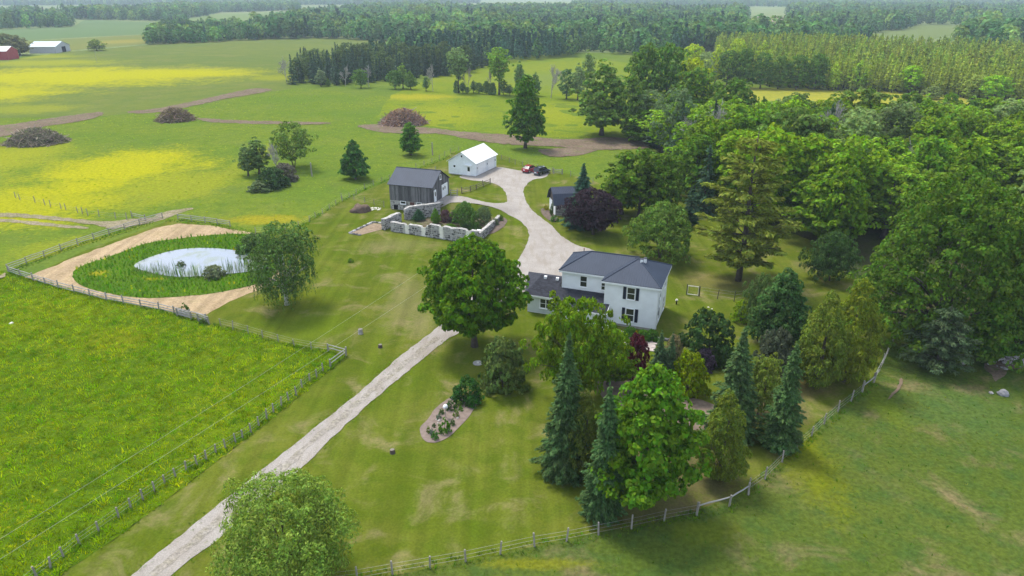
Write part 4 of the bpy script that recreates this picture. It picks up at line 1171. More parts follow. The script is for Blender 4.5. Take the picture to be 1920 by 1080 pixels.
def lowtree(name, H, Rd, seed, prof, n=110, leaf=1.0, conif=False, col=(.05, .085, .025), inst=.3):
    rg = np.random.default_rng(seed)
    t = rg.uniform(0.02, 1, n)
    a = rg.uniform(0, 6.28, n)
    r = Rd * prof(t) * (1 + .3 * np.sin(3 * a + seed)) * rg.uniform(.65, 1.05, n)
    C = np.stack([r * np.cos(a), r * np.sin(a), H * (.08 + .92 * t)], 1)
    N = unit(np.stack([np.cos(a), np.sin(a), .25 + 1.1 * t], 1) + rg.normal(size=(n, 3)) * .4)
    V, F = cards(C, N, leaf, .8, rg)
    me = npmesh(name, V, F, leafmat(name + '_leaves', .25, .3, use_obj=False, col=col, inst=inst))
    return me
LOW = [lowtree('far_tree', 13, 5.0, 1, prof_round, 130, 1.15, col=(.055, .105, .03)), lowtree('far_tree', 12, 5.5, 2, prof_dome, 130, 1.2, col=(.045, .09, .028)), lowtree('far_tree', 14, 4.2, 3, prof_egg, 120, 1.05, col=(.065, .115, .036)),
       lowtree('far_conifer', 14, 2.6, 4, prof_cone, 100, .9, col=(.034, .07, .04)), lowtree('far_sunny_tree', 13, 5, 5, prof_round, 130, 1.15, col=(.10, .155, .04))]  # last kind paints sunlit crowns with a paler leaf colour
HOLES = [wpoly(q) for q in ([(1392, 70), (1400, 30), (1478, 30), (1472, 70)], [(350, 56), (350, 40), (410, 24), (545, 20), (545, 50), (470, 58)], [(812, 22), (838, 8), (1000, 2), (1095, 3), (1068, 20)])]
def far_wood(name, px, mind, seed, label, weights=(.3, .3, .22, .13, .05), hs=(.6, 1.35), world=None, n=60000):
    poly = wpoly(px) if world is None else world
    p = scatter_poly(poly, mind, n, seed)
    for hp in HOLES: p = p[~inside(hp, p[:, 0], p[:, 1])]
    rg = np.random.default_rng(seed)
    k = rg.choice(5, len(p), p=np.array(weights) / sum(weights))
    pn = np.array([noise.noise(Vector((a * .012, b * .012, seed))) + .5 * noise.noise(Vector((a * .04, b * .04, seed + 3))) for a, b in p])
    u = rg.uniform(0, 1, len(p))
    k = np.where((pn > .3) & (u < .45), 4, np.where((pn < -.3) & (u < .7), 3, k))
    o = gn_scatter(name, np.column_stack([p, np.zeros(len(p))]), rg.uniform(0, 6.28, len(p)), rg.uniform(*hs, len(p)) * (1 + .35 * pn), k, LOW)
    o['label'] = label
    return o
if mass:
    mass = np.array(mass)
    o = gn_scatter('conifer_wood', np.column_stack([mass, np.zeros(len(mass))]), wr.uniform(0, 6.28, len(mass)), wr.uniform(.7, 1.1, len(mass)), np.where(wr.uniform(0, 1, len(mass)) < .8, 3, 2), LOW)
    o['label'] = 'mass of conifers at the back of the belt'
far_wood('far_wood', [(480, 74), (600, 72), (760, 78), (830, 90), (960, 90), (1090, 97), (1240, 108), (1330, 96), (1460, 92), (1580, 90), (1640, 84), (1600, 72), (1560, 62), (1440, 54), (1400, 30), (1050, 12), (940, 14), (760, 16), (700, 20), (560, 38), (480, 44)], 7.0, 21, 'wide mass of deciduous forest across the middle distance', n=200000)
far_wood('far_wood', [(278, 84), (300, 62), (340, 42), (420, 40), (480, 44), (480, 75), (380, 80)], 6.0, 22, 'dark wood left of the hill pasture', hs=(.55, .95))
far_wood('far_wood', [(1420, 56), (1460, 52), (1640, 62), (1700, 54), (1720, 46), (1600, 40), (1470, 42)], 7.5, 23, 'blue-green wood left of the far clearing')
far_wood('far_wood', [(1720, 46), (1930, 50), (2300, 54), (2300, 18), (1900, 16), (1500, 18), (1470, 30), (1500, 40)], 11.0, 24, 'pale wood along the far side of the clearing', n=90000)
far_wood('far_wood', [(-400, 62), (0, 56), (110, 52), (135, 50), (132, 40), (60, 30), (-400, 30)], 7.0, 25, 'dark wood at the far left beyond the farm sheds')
far_wood('far_wood', [(130, 36), (300, 40), (430, 26), (560, 22), (560, 12), (420, 14), (240, 24), (120, 29)], 9.0, 26, 'tree belt behind the far green field', weights=(.3, .25, .2, .05, .2), n=60000)
for i, px in enumerate([[(-300, 14), (180, 10), (560, 8), (560, 6), (180, 8), (-300, 11)], [(560, 10), (900, 8), (900, 5), (560, 6)], [(1050, 9), (1500, 14), (2200, 12), (2300, 3), (1500, 4), (1050, 3.5)], [(-600, 3), (500, 1), (1300, -1), (2300, 0), (2300, -3.5), (500, -4), (-600, -2)], [(-800, -6), (2600, -6), (2600, -8), (-800, -8)]]):
    far_wood('distant_trees', px, [14, 14, 16, 30, 60][i], 30 + i, ['thin pale tree line beyond the left fields', 'faint tree line above the middle forest', 'hazy forest at the right horizon', 'farthest hazy tree line', 'last blue tree line on the horizon'][i], n=60000, hs=(.9, 1.3))
# open-grown trees among the far right fields
far_wood('field_copse', [(1810, 72), (1850, 62), (1890, 64), (1920, 72), (2050, 70), (2100, 108), (1920, 104), (1790, 96)], 12, 41, 'rounded trees scattered over the far right fields', weights=(.4, .4, 0, 0, .3))

# ------------------------------------------------------------------ buildings
WHITE = simple('white_paint', (0.86, 0.87, 0.88), 0.55, 0.3, var=0.05)
SIDING = simple('white_clapboard', (0.84, 0.86, 0.88), 0.55, 0.3, var=0.06, scale=0.8)
PANEL = simple('ribbed_white_steel', (0.80, 0.83, 0.86), 0.5, 0.35, var=0.05)
ROOFM = simple('slate_grey_metal_roof', (0.040, 0.053, 0.080), 0.62, 0.25, var=0.1, scale=0.5)
SHING = island('asphalt_shingles', (0.034, 0.036, 0.046), 0.22, 0.92, 0.01)
WROOF = simple('white_metal_roof', (0.80, 0.80, 0.79), 0.45, 0.4, var=0.03)
NAVY = simple('navy_shutter_paint', (0.012, 0.017, 0.035), 0.6, 0.3)
GLASS = NB('window_glass')
GLASS.b.inputs['Roughness'].default_value = 0.04
GLASS.b.inputs['Specular IOR Level'].default_value = 0.7
GLASS = GLASS.col((0.022, 0.026, 0.024)).m
BRICK = simple('red_brick', (0.16, 0.06, 0.045), 0.9, 0.2, var=0.3, scale=4)
CONC = simple('concrete', (0.36, 0.34, 0.31), 0.9, 0.2, var=0.15, bump=.2)
BOARD = island('weathered_boards', (0.125, 0.122, 0.125), 0.4, 0.9, 0.02, grain=(3, 3, 0.35))
STONE = island('field_stone', (0.25, 0.24, 0.235), 0.65, 0.9, 0.03)
WASHM = simple('pale_board', (.78, .74, .67), .9, .1, var=.1)
CAPM = island('cap_stone_mix', (.42, .40, .37), .25, .9)
MORTAR = simple('lime_mortar', (0.46, 0.44, 0.40), 0.95, 0.1, var=0.2, scale=2, bump=.3)
LIME = simple('limewash', (0.66, 0.63, 0.57), 0.9, 0.1, var=0.15, scale=2)
RAILM = island('weathered_rails', (0.26, 0.255, 0.245), 0.25, 0.9, 0.015, grain=(.5, 4, 4))
DRAIL = island('brown_rails', (0.15, 0.125, 0.10), 0.25, 0.9, 0.015)
POSTM = island('fence_posts', (0.27, 0.25, 0.22), 0.3, 0.9, 0.015, grain=(4, 4, .6))
WIRE = simple('fence_wire', (0.30, 0.30, 0.30), 0.6, 0.4)
DARKM = simple('dark_opening', (0.012, 0.012, 0.012), 0.9, 0.1)

def courses(mb, a, b, z0, z1, th=0.27, proud=0.035, top=None):
    """lapped boards up a wall from a to b (local xy), outside on the right-hand side of a->b"""
    a, b = Vector((*a, 0)), Vector((*b, 0))
    d = (b - a).normalized()
    n = Vector((d.y, -d.x, 0))
    k = int((z1 - z0) / th + .5)
    for i in range(k):
        l, h = z0 + i * (z1 - z0) / k, z0 + (i + 1) * (z1 - z0) / k
        lo, hi = n * proud, n * 0.004
        A, B = a + lo + Vector((0, 0, l)), b + lo + Vector((0, 0, l))
        Cc, D = b + hi + Vector((0, 0, h)), a + hi + Vector((0, 0, h))
        mb.quad(A, B, Cc, D)
        mb.quad(a + Vector((0, 0, l)), b + Vector((0, 0, l)), B, A)

def window(parent, c, d, w_, h_, shutters=False, frame=WHITE, label=None, mull='sash'):
    """window on a wall: c centre on the wall (x,y,z), d = wall direction (x,y); frame > panes, with sill"""
    d = Vector((*d, 0)).normalized()
    n = Vector((d.y, -d.x, 0))
    M = Matrix((( d.x, n.x, 0, c[0]), (d.y, n.y, 0, c[1]), (0, 0, 1, c[2]), (0, 0, 0, 1)))
    def put(mb, name, mat, par):
        me = mb.mesh(name, mat)
        o = link(name, me, par)
        if par is parent: o.matrix_local = M
        return o
    t = 0.09
    f = MB()
    f.box((-w_ / 2 - t, 0, -h_ / 2 - t), (-w_ / 2, .07, h_ / 2 + t)).box((w_ / 2, 0, -h_ / 2 - t), (w_ / 2 + t, .07, h_ / 2 + t))
    f.box((-w_ / 2, 0, h_ / 2), (w_ / 2, .07, h_ / 2 + t)).box((-w_ / 2, 0, -h_ / 2 - t), (w_ / 2, .07, -h_ / 2))
    if mull == 'sash': f.box((-w_ / 2, .025, -.03), (w_ / 2, .065, .03))
    if mull == 'twin': f.box((-.04, .025, -h_ / 2), (.04, .065, h_ / 2)); f.box((-w_ / 2, .025, -.02), (-.04, .06, .02)); f.box((.04, .025, -.02), (w_ / 2, .06, .02))
    win = put(f, 'window', frame, parent)
    if mull == 'sash':
        for z0, z1 in ((-h_ / 2, -.03), (.03, h_ / 2)):
            link('pane', MB().box((-w_ / 2, .012, z0), (w_ / 2, .03, z1)).mesh('pane', GLASS), win)
    elif mull == 'twin':
        for x0, x1 in ((-w_ / 2, -.04), (.04, w_ / 2)):
            link('pane', MB().box((x0, .012, -h_ / 2), (x1, .03, h_ / 2)).mesh('pane', GLASS), win)
    else:
        link('pane', MB().box((-w_ / 2, .012, -h_ / 2), (w_ / 2, .03, h_ / 2)).mesh('pane', GLASS), win)
    link('sill', MB().box((-w_ / 2 - .14, .0, -h_ / 2 - t - .06), (w_ / 2 + .14, .13, -h_ / 2 - t - .002)).mesh('sill', frame), win)
    if shutters:
        for s in (-1, 1):
            x = s * (w_ / 2 + t + .26)
            put(MB().box((x - .19, 0.026, -h_ / 2 - .08), (x + .19, .07, h_ / 2 + .08)), 'shutter', NAVY, parent)
    return win

def roofplane(parent, name, pts, mat, rib=None, th=.07, ribw=.035, ribh=.03, stuffname='roof_ribs', base=None):
    """roof slope as a slab; ribs run from eave (edge 0-1) up the slope"""
    o = MB().slab(pts, th).build(name, mat, parent)
    if rib:
        p = [Vector(q) for q in pts]
        e = (p[1] - p[0]).normalized()
        n = (p[1] - p[0]).cross(p[2] - p[0]).normalized()
        if n.z < 0: n = -n
        up = n.cross(e)
        if up.z < 0: up = -up
        poly2 = [((q - p[0]).dot(e), (q - p[0]).dot(up)) for q in p]
        lo, hi = min(q[0] for q in poly2), max(q[0] for q in poly2)
        mb = MB()
        x = lo + rib * .5
        while x < hi:
            ys = []
            for i in range(len(poly2)):
                (x0, y0), (x1, y1) = poly2[i], poly2[(i + 1) % len(poly2)]
                if (x0 - x) * (x1 - x) < 0: ys.append(y0 + (y1 - y0) * (x - x0) / (x1 - x0))
            if len(ys) >= 2:
                a, b = p[0] + e * x + up * min(ys), p[0] + e * x + up * max(ys)
                r, u = e * ribw, n * ribh
                mb.add([a - r, a + r, b + r, b - r, a - r * .4 + u, a + r * .4 + u, b + r * .4 + u, b - r * .4 + u], [(4, 5, 6, 7), (0, 1, 5, 4), (1, 2, 6, 5), (2, 3, 7, 6), (3, 0, 4, 7)])
            x += rib
        if mb.v: tag(mb.build(stuffname, mat, o), kind='stuff')
    return o

# ---- the white farmhouse
HA = R(-20.5)
house = empty('farmhouse', (17.37, 74.85, 0), HA, 'white two-storey clapboard farmhouse with dark hipped metal roof and navy shutters', 'house')
mb = MB()
X0, Y1, ZW = -6.4, 7.4, 5.75
courses(mb, (X0, 0), (0, 0), .35, ZW)
courses(mb, (0, 0), (0, Y1), .35, ZW)
courses(mb, (0, Y1), (X0, Y1), .35, ZW)
courses(mb, (X0, 2.4), (X0, 0), .35, ZW)
mb.build('main_block_siding', SIDING, house)
mb = MB()
courses(mb, (-12.3, 1.6), (X0, 1.6), 2.4, ZW)
courses(mb, (-12.3, Y1), (-12.3, 1.6), .35, ZW)
courses(mb, (X0, Y1 - .001), (-12.3, Y1 - .001), .35, ZW)
mb.build('wing_siding', SIDING, house)
f = MB()
f.box((X0 + .03, .03, 0), (-.03, Y1 - .03, .345)).box((-12.27, 1.63, 0), (X0, Y1 - .03, .345))
f.build('foundation', CONC, house)
t = MB()
for (x, y) in ((0, 0), (X0, 0), (0, Y1), ):
    t.box((x - .07, y - .05, .35), (x + .05, y + .06, ZW))
t.box((-12.36, 1.54, 2.6), (-12.24, 1.66, ZW))
t.build('corner_boards', WHITE, house)
OV, ZE, ZA = .4, 5.9, 7.8
A = (X0 - OV, -OV, ZE); B = (OV, -OV, ZE); Cc = (OV, Y1 + OV, ZE); D = (X0 - OV, Y1 + OV, ZE)
ap = (X0 / 2, Y1 / 2, ZA)
rib = .3
roofplane(house, 'front_hip', [A, B, ap], ROOFM, rib)
roofplane(house, 'right_hip', [B, Cc, ap], ROOFM, rib)
roofplane(house, 'back_hip', [Cc, D, ap], ROOFM, rib)
roofplane(house, 'left_hip', [D, A, ap], ROOFM, rib)
wy0, wy1, wx = 1.6 - OV, Y1 + OV, -12.3 - OV
rz_ = ZE + (ZA - ZE) * .93
ry = (wy0 + wy1) / 2
RL = (wx + 3.3, ry, rz_)
RR = (X0 / 2 - .25, ry, rz_)
roofplane(house, 'wing_front_slope', [(wx, wy0, ZE - .003), (X0 - OV - .003 + .35, wy0, ZE - .003), (RR[0], ry, rz_), RL], ROOFM, rib)
roofplane(house, 'wing_back_slope', [(X0, wy1 + .003, ZE - .003), (wx, wy1 + .003, ZE - .003), RL, (RR[0], ry, rz_)], ROOFM, rib)
roofplane(house, 'wing_end_hip', [(wx, wy1 + .003, ZE - .003), (wx, wy0, ZE - .003), RL], ROOFM, rib)
cap = MB()
for a, b in ((A, ap), (B, ap), (Cc, ap), (D, ap), ((wx, wy0, ZE), RL), ((wx, wy1, ZE), RL), (RL, (RR[0] + .2, ry, rz_))):
    a, b = Vector(a), Vector(b)
    cap.tube([a + Vector((0, 0, .03)), b + Vector((0, 0, .03))], .07, 5)
cap.build('ridge_caps', ROOFM, house)
fa = MB()
fa.box((X0 - OV, -OV, ZE - .3), (OV, -OV + .05, ZE - .075)).box((OV - .05, -OV + .05, ZE - .3), (OV, Y1 + OV, ZE - .075)).box((X0 - OV, Y1 + OV - .05, ZE - .3), (OV - .05, Y1 + OV, ZE - .075)).box((X0 - OV, -OV + .05, ZE - .3), (X0 - OV + .05, wy0 - .002, ZE - .075))
fa.box((wx, wy0, ZE - .29), (X0 - OV, wy0 + .05, ZE - .08)).box((wx, wy0 + .05, ZE - .29), (wx + .05, wy1, ZE - .08)).box((wx + .05, wy1 - .05, ZE - .29), (X0 - OV, wy1, ZE - .08))
fa.box((X0 - OV + .05, -OV + .05, ZE - .29), (OV - .05, -.03, ZE - .25)).box((.03, -.03, ZE - .29), (OV - .05, Y1, ZE - .25)).box((wx + .05, wy0 + .05, ZE - .285), (X0 - OV, 1.57, ZE - .25))
fa.build('eave_boards', WHITE, house)
for x, y in ((-2.75, 3.25), (-2.4, 3.65)):
    v = MB().box((x - .16, y - .16, 7.35), (x + .16, y + .16, 7.92)).build('roof_vent', WHITE, house)
    link('vent_cap', MB().box((x - .2, y - .2, 7.93), (x + .2, y + .2, 7.99)).mesh('vent_cap', simple('vent_cap', (.05, .05, .06))), v)
window(house, (-3.2, -.022, 4.58), (1, 0), .86, 1.45, True)
window(house, (-3.17, -.022, 1.75), (1, 0), .9, 1.6, True)
window(house, (-9.53, 1.578, 4.62), (1, 0), .8, 1.35)
window(house, (-6.9, 1.578, 4.38), (1, 0), .62, .95)
window(house, (.022, 5.4, 1.6), (0, 1), .8, 1.7)
window(house, (.022, 5.4, 4.5), (0, 1), .8, 1.4)
window(house, (.022, 1.7, 4.5), (0, 1), .8, 1.4)
window(house, (.022, 1.9, 1.7), (0, 1), .7, 1.6, mull='one')
MB().tube([(.09, .12, .3), (.09, .12, ZE - .3)], .045, 6).build('downpipe', WHITE, house)
mt = MB().box((.025, .75, 1.9), (.2, 1.05, 2.4)).build('electric_meter', simple('meter_grey', (.3, .31, .32)), house)
link('meter_mast', MB().tube([(.1, .9, 2.4), (.1, .9, 4.2)], .03, 6).mesh('meter_mast', WIRE), mt)
# single-storey front and left part under a low shingled roof
SL = .40
def zr(y): return 2.62 + SL * (y + .38)
mb = MB()
for i in range(21):                                     # board and batten on the left part
    x = -16.4 + i * .19
    mb.box((x, -.05, .2), (x + .165, 0.0, 2.5)).box((x + .15, -.075, .2), (x + .19, -.05, 2.5))
mb.build('board_and_batten', simple('pale_batten_siding', (.62, .66, .66), .6, .2, var=.06), house)
MB().box((-16.4, 0, 0), (-12.55, 1.55, 2.6)).box((-16.38, 1.55, 0), (-12.33, 6.0, 2.6)).build('extension_core', WHITE, house)
mb = MB()
courses(mb, (-12.5, -1.25), (-6.2, -1.25), .2, 2.05)
courses(mb, (-6.2, -1.25), (-6.2, 0), .2, 2.0)
courses(mb, (-12.5, -.0), (-12.5, -1.25), .2, 2.0)
mb.build('porch_siding', SIDING, house)
BK = MB()
for i in range(28):
    for j in range(9):
        o_ = .2 * (i % 2)
        y0 = .02 + j * .42 + o_ * .9
        BK.box((-16.47 - random.uniform(0, .012), y0, .05 + i * .09), (-16.41, y0 + .4, .05 + i * .09 + .078))
tag(BK.build('brick_end_wall', island('brick_pieces', (.15, .055, .042), .3, .9), house), kind='stuff')
def shingle_slope(name, pts, mat=SHING, cw=.32, ch=.16):
    """slope covered by courses of overlapping shingles: pts = eave left, eave right, top right, top left"""
    o = MB().slab(pts, .06).build(name, mat, house)
    p = [Vector(q) for q in pts]
    n = (p[1] - p[0]).cross(p[2] - p[0]).normalized()
    if n.z < 0: n = -n
    L = max((p[3] - p[0]).length, (p[2] - p[1]).length)
    k = int(L / ch)
    mb = MB()
    for i in range(k):
        f0, f1 = i / k, min((i + 1.1) / k, 1)
        a0, b0 = p[0].lerp(p[3], f0), p[1].lerp(p[2], f0)
        a1, b1 = p[0].lerp(p[3], f1), p[1].lerp(p[2], f1)
        m = max(1, int((b0 - a0).length / cw))
        for j in range(m):
            g0, g1 = min((j + .5 * (i % 2)) / m, 1), min((j + 1 + .5 * (i % 2)) / m, 1)
            if g1 - g0 < .01: continue
            h0 = n * random.uniform(.022, .032)
            mb.quad(a0.lerp(b0, g0) + h0, a0.lerp(b0, g1 - .02 / m) + h0, a1.lerp(b1, g1 - .02 / m) + n * .008, a1.lerp(b1, g0) + n * .008)
    tag(mb.build('shingles', mat, o), kind='stuff')
    return o
shingle_slope('extension_front_slope', [(-16.7, -.38, zr(-.38)), (-12.6, -.38, zr(-.38)), (-12.6, 3.2, zr(3.2)), (-15.6, 3.2, zr(3.2))])
shingle_slope('extension_front_slope', [(-12.6, -1.65, zr(-1.65)), (-6.46, -1.65, zr(-1.65)), (-6.46, 1.57, zr(1.57)), (-12.6, 1.57, zr(1.57))])
shingle_slope('extension_front_slope', [(-6.46, -1.65, zr(-1.65)), (-5.75, -1.65, zr(-1.65)), (-5.75, -.045, zr(-.045)), (-6.46, -.045, zr(-.045))])
shingle_slope('extension_back_slope', [(-12.32, 6.7, zr(3.2) - .4 * 3.3), (-18.6, 6.7, zr(3.2) - .4 * 3.3), (-15.6, 3.2, zr(3.2)), (-12.32, 3.2, zr(3.2))])
shingle_slope('extension_end_slope', [(-18.6, 6.7, zr(3.2) - .4 * 3.3), (-16.7, -.38, zr(-.38)), (-15.6, 3.2, zr(3.2)), (-15.6, 3.2, zr(3.2) + .001)])
fa = MB()
fa.box((-16.7, -.42, zr(-.38) - .22), (-12.62, -.375, zr(-.38) - .02)).box((-12.6, -1.70, zr(-1.65) - .22), (-5.72, -1.655, zr(-1.65) - .02))
fa.slab([(-5.75, -1.66, zr(-1.66) - .01), (-5.69, -1.66, zr(-1.66) - .01), (-5.69, -.04, zr(-.04) - .01), (-5.75, -.04, zr(-.04) - .01)], .2)
fa.slab([(-12.66, -1.66, zr(-1.66) - .01), (-12.60, -1.66, zr(-1.66) - .01), (-12.60, -.42, zr(-.42) - .01), (-12.66, -.42, zr(-.42) - .01)], .2)
fa.build('extension_fascia', WHITE, house)
for x in (-14.9, -13.3):
    v = MB().box((x - .17, 2.55, zr(2.7) - .1), (x + .17, 2.9, zr(2.7) + .3)).build('shingle_roof_vent', WHITE, house)
window(house, (-13.9, -.076, 1.55), (1, 0), 1.5, 1.2, mull='twin')
st = MB()
for i in range(4): st.box((-6.6, -1.9 - .3 * i, 0), (-5.3, -1.6 - .3 * i, .72 - .18 * i))
st.build('porch_steps', LIME, house)
kb = MB()
for i in range(16): kb.box((-4.4 + i * .42, -2.0 - .03 * (i % 3), 0), (-4.4 + i * .42 + .4, -1.72, .26 + .04 * (i % 2)), 0, .02)
tag(kb.build('garden_edging', STONE, None, (17.37, 74.85, .03), HA), 'low grey stone edging of the bed along the house front', 'garden wall')
pt = MB()
for i in range(5):
    for j in range(3): pt.box((-3.4 + i * .85, -5.2 + j * .85, 0), (-3.4 + i * .85 + .82, -5.2 + j * .85 + .82, .07), 0, .015)
tag(pt.build('flagstone_patch', simple('pink_grey_flagstone', (.42, .36, .33), .9, .1, var=.2), None, (17.37, 74.85, .05), HA), 'pale flagstone patch below the house front', 'paving')
bedm = simple('garden_soil', (0.13, 0.10, 0.08), .95, .1, var=.25, scale=2)
sheet('garden_bed', smooth_poly(wpoly([(1120, 715), (1150, 690), (1200, 700), (1260, 735), (1340, 760), (1380, 790), (1330, 815), (1230, 790), (1140, 760)]), 3), simple('mulch', (0.19, 0.145, 0.11), .95, .1, var=.3, scale=1.2), .07, .6, .4, jit=.2)

# ---- the timber barn on its stone basement
BA = R(-18.6)
barn = empty('timber_barn', (-23.1, 126.4, 0), BA, 'weathered grey board barn on a fieldstone basement with a dark metal roof', 'barn')
BL, BD, BZ, BE, BR = 8.8, 7.7, 1.85, 4.95, 7.25
MB().box((.06, .06, 0), (BL - .06, BD - .06, BE)).build('barn_core', simple('barn_inside', (.05, .048, .046)), barn)
mb = MB()
def boards(a, b, zf, zt):
    a, b = Vector((*a, 0)), Vector((*b, 0))
    d = (b - a).normalized()
    n = Vector((d.y, -d.x, 0))
    L = (b - a).length
    x = 0
    while x < L - .02:
        w_ = min(random.uniform(.19, .29), L - x)
        p, q = a + d * x, a + d * (x + w_ - .012)
        pr = random.uniform(.0, .028)
        z0 = zf(x) - random.uniform(0, .07)
        zz0, zz1 = zt(x), zt(x + w_)
        vs = [p, q, q + n * (.03 + pr), p + n * (.03 + pr)]
        mb.add([v + Vector((0, 0, z0)) for v in vs] + [vs[0] + Vector((0, 0, zz0)), vs[1] + Vector((0, 0, zz1)), vs[2] + Vector((0, 0, zz1)), vs[3] + Vector((0, 0, zz0))], [(0, 3, 2, 1), (4, 5, 6, 7), (0, 1, 5, 4), (1, 2, 6, 5), (2, 3, 7, 6), (3, 0, 4, 7)])
        x += w_
gab = lambda x: BE + (BR - BE) * (1 - abs(x - BD / 2) / (BD / 2)) - .08
boards((0, 0), (BL, 0), lambda x: BZ, lambda x: BE)
boards((BL, 0), (BL, BD), lambda x: BZ, gab)
boards((BL, BD), (0, BD), lambda x: BZ, lambda x: BE)
boards((0, BD), (0, 0), lambda x: BZ, gab)
tag(mb.build('board_siding', BOARD, barn), kind='stuff')
gb = MB()
for x in (.06, BL - .06): gb.poly([(x, .06, BE), (x, BD - .06, BE), (x, BD / 2, BR - .12)])
gb.build('gable_backing', bpy.data.materials['barn_inside'], barn)
ov = .3
roofplane(barn, 'front_roof_slope', [(-ov, -ov, BE - .05), (BL + ov, -ov, BE - .05), (BL + ov, BD / 2, BR), (-ov, BD / 2, BR)], ROOFM, .45)
roofplane(barn, 'back_roof_slope', [(BL + ov, BD + ov, BE - .05), (-ov, BD + ov, BE - .05), (-ov, BD / 2, BR), (BL + ov, BD / 2, BR)], ROOFM, .45)
MB().tube([(-ov, BD / 2, BR + .02), (BL + ov, BD / 2, BR + .02)], .08, 5).build('ridge_cap', ROOFM, barn)
lr = MB().tube([(7.9, BD / 2, BR), (7.9, BD / 2, BR + .75)], .05, 6).build('vent_pipe', WIRE, barn)

def stone_face(mb, a, b, z0, ztop, size=.42, proud=.05, skip=None, seed=1, both=False):
    """uneven stones bedded in a wall face from a to b"""
    rg = random.Random(seed)
    a, b = Vector((*a, 0)), Vector((*b, 0))
    d = (b - a).normalized()
    n = Vector((d.y, -d.x, 0))
    L = (b - a).length
    z = z0
    while True:
        h = rg.uniform(.7, 1.25) * size * .75
        x = rg.uniform(-.2, 0)
        any_ = False
        while x < L:
            w_ = rg.uniform(.6, 1.7) * size
            zt = ztop(x + w_ / 2)
            if z + h * .6 < zt and not (skip and skip(x + w_ / 2, z + h / 2)):
                any_ = True
                x0, x1 = max(x, 0), min(x + w_ - .04, L)
                if x1 - x0 > .06:
                    hz = min(h - .04, zt - z)
                    k = [(x0 + rg.uniform(0, .05), z + rg.uniform(0, .06)), (x1 - rg.uniform(0, .05), z + rg.uniform(0, .06)), (x1 - rg.uniform(0, .07), z + hz - rg.uniform(0, .06)), (x0 + rg.uniform(0, .07), z + hz - rg.uniform(0, .06))]
                    pr = proud * rg.uniform(.5, 1.5)
                    base = [a + d * q[0] + n * .003 + Vector((0, 0, q[1])) for q in k]
                    cx = sum(q[0] for q in k) / 4
                    cz = sum(q[1] for q in k) / 4
                    face = [a + d * (cx + (q[0] - cx) * .78) + n * pr + Vector((0, 0, cz + (q[1] - cz) * .78)) for q in k]
                    mb.add(base + face, [(4, 5, 6, 7), (0, 1, 5, 4), (1, 2, 6, 5), (2, 3, 7, 6), (3, 0, 4, 7)])
            x += w_
        z += h
        if not any_ or z > 8: break

MB().box((0, 0, -.1), (BL, BD, BZ - .01)).build('basement_wall', MORTAR, barn)
mb = MB()
stone_face(mb, (0, 0), (BL, 0), .02, lambda x: BZ - .02, seed=3, skip=lambda x, z: (abs(x - 1.15) < .5 and z < 1.0) or (abs(x - 2.75) < .6 and z > 1.25) or (abs(x - 4.6) < .45 and z > 1.2) or (abs(x - 6.1) < .55 and z > 1.35))
stone_face(mb, (0, BD), (0, 0), .02, lambda x: BZ - .02, seed=4)
tag(mb.build('stones', STONE, barn), kind='stuff')
window(barn, (2.75, -.055, 1.55), (1, 0), .95, .42, mull='one')
window(barn, (6.1, -.055, 1.62), (1, 0), .9, .3, mull='one')
MB().box((4.15, -.06, 1.2), (5.05, -.004, 1.75)).build('hatch', simple('red_brown_hatch', (.11, .04, .03)), barn)
MB().box((.7, -.05, .05), (1.6, -.004, 1.0)).build('basement_doorway', DARKM, barn)
# gable doors (wall direction +y, outside +x)
def bdoor(name, y0, y1, z0, z1, panes=()):
    d = MB()
    k = max(2, int((y1 - y0) / .3))
    for i in range(k):
        d.box((BL + .065, y0 + (y1 - y0) * i / k, z0), (BL + .11, y0 + (y1 - y0) * (i + 1) / k - .012, z1))
    d.box((BL + .06, y0 - .1, z0), (BL + .1, y0 - .005, z1 + .12)).box((BL + .06, y1 + .005, z0), (BL + .1, y1 + .1, z1 + .12)).box((BL + .062, y0 - .003, z1 + .004), (BL + .13, y1 + .003, z1 + .16))
    dd = d.build(name, WHITE, barn)
    for (y, z, w_, h_) in panes:
        link('door_pane', MB().box((BL + .111, y - w_ / 2, z - h_ / 2), (BL + .125, y + w_ / 2, z + h_ / 2)).mesh('door_pane', GLASS), dd)
bdoor('barn_door', 4.3, 6.8, 1.9, 4.2, [(4.75, 3.55, .4, .55), (5.6, 3.6, .4, .55)])
bdoor('small_door', .75, 1.55, 1.95, 4.05, [(1.15, 3.4, .4, .8)])
window(barn, (BL + .075, 3.75, 6.05), (0, 1), .5, .75, mull='one')
tag(MB().box((8.95, .2, 1.5), (10.1, 2.0, 1.93), 0, .02).build('door_slab', CONC, barn))

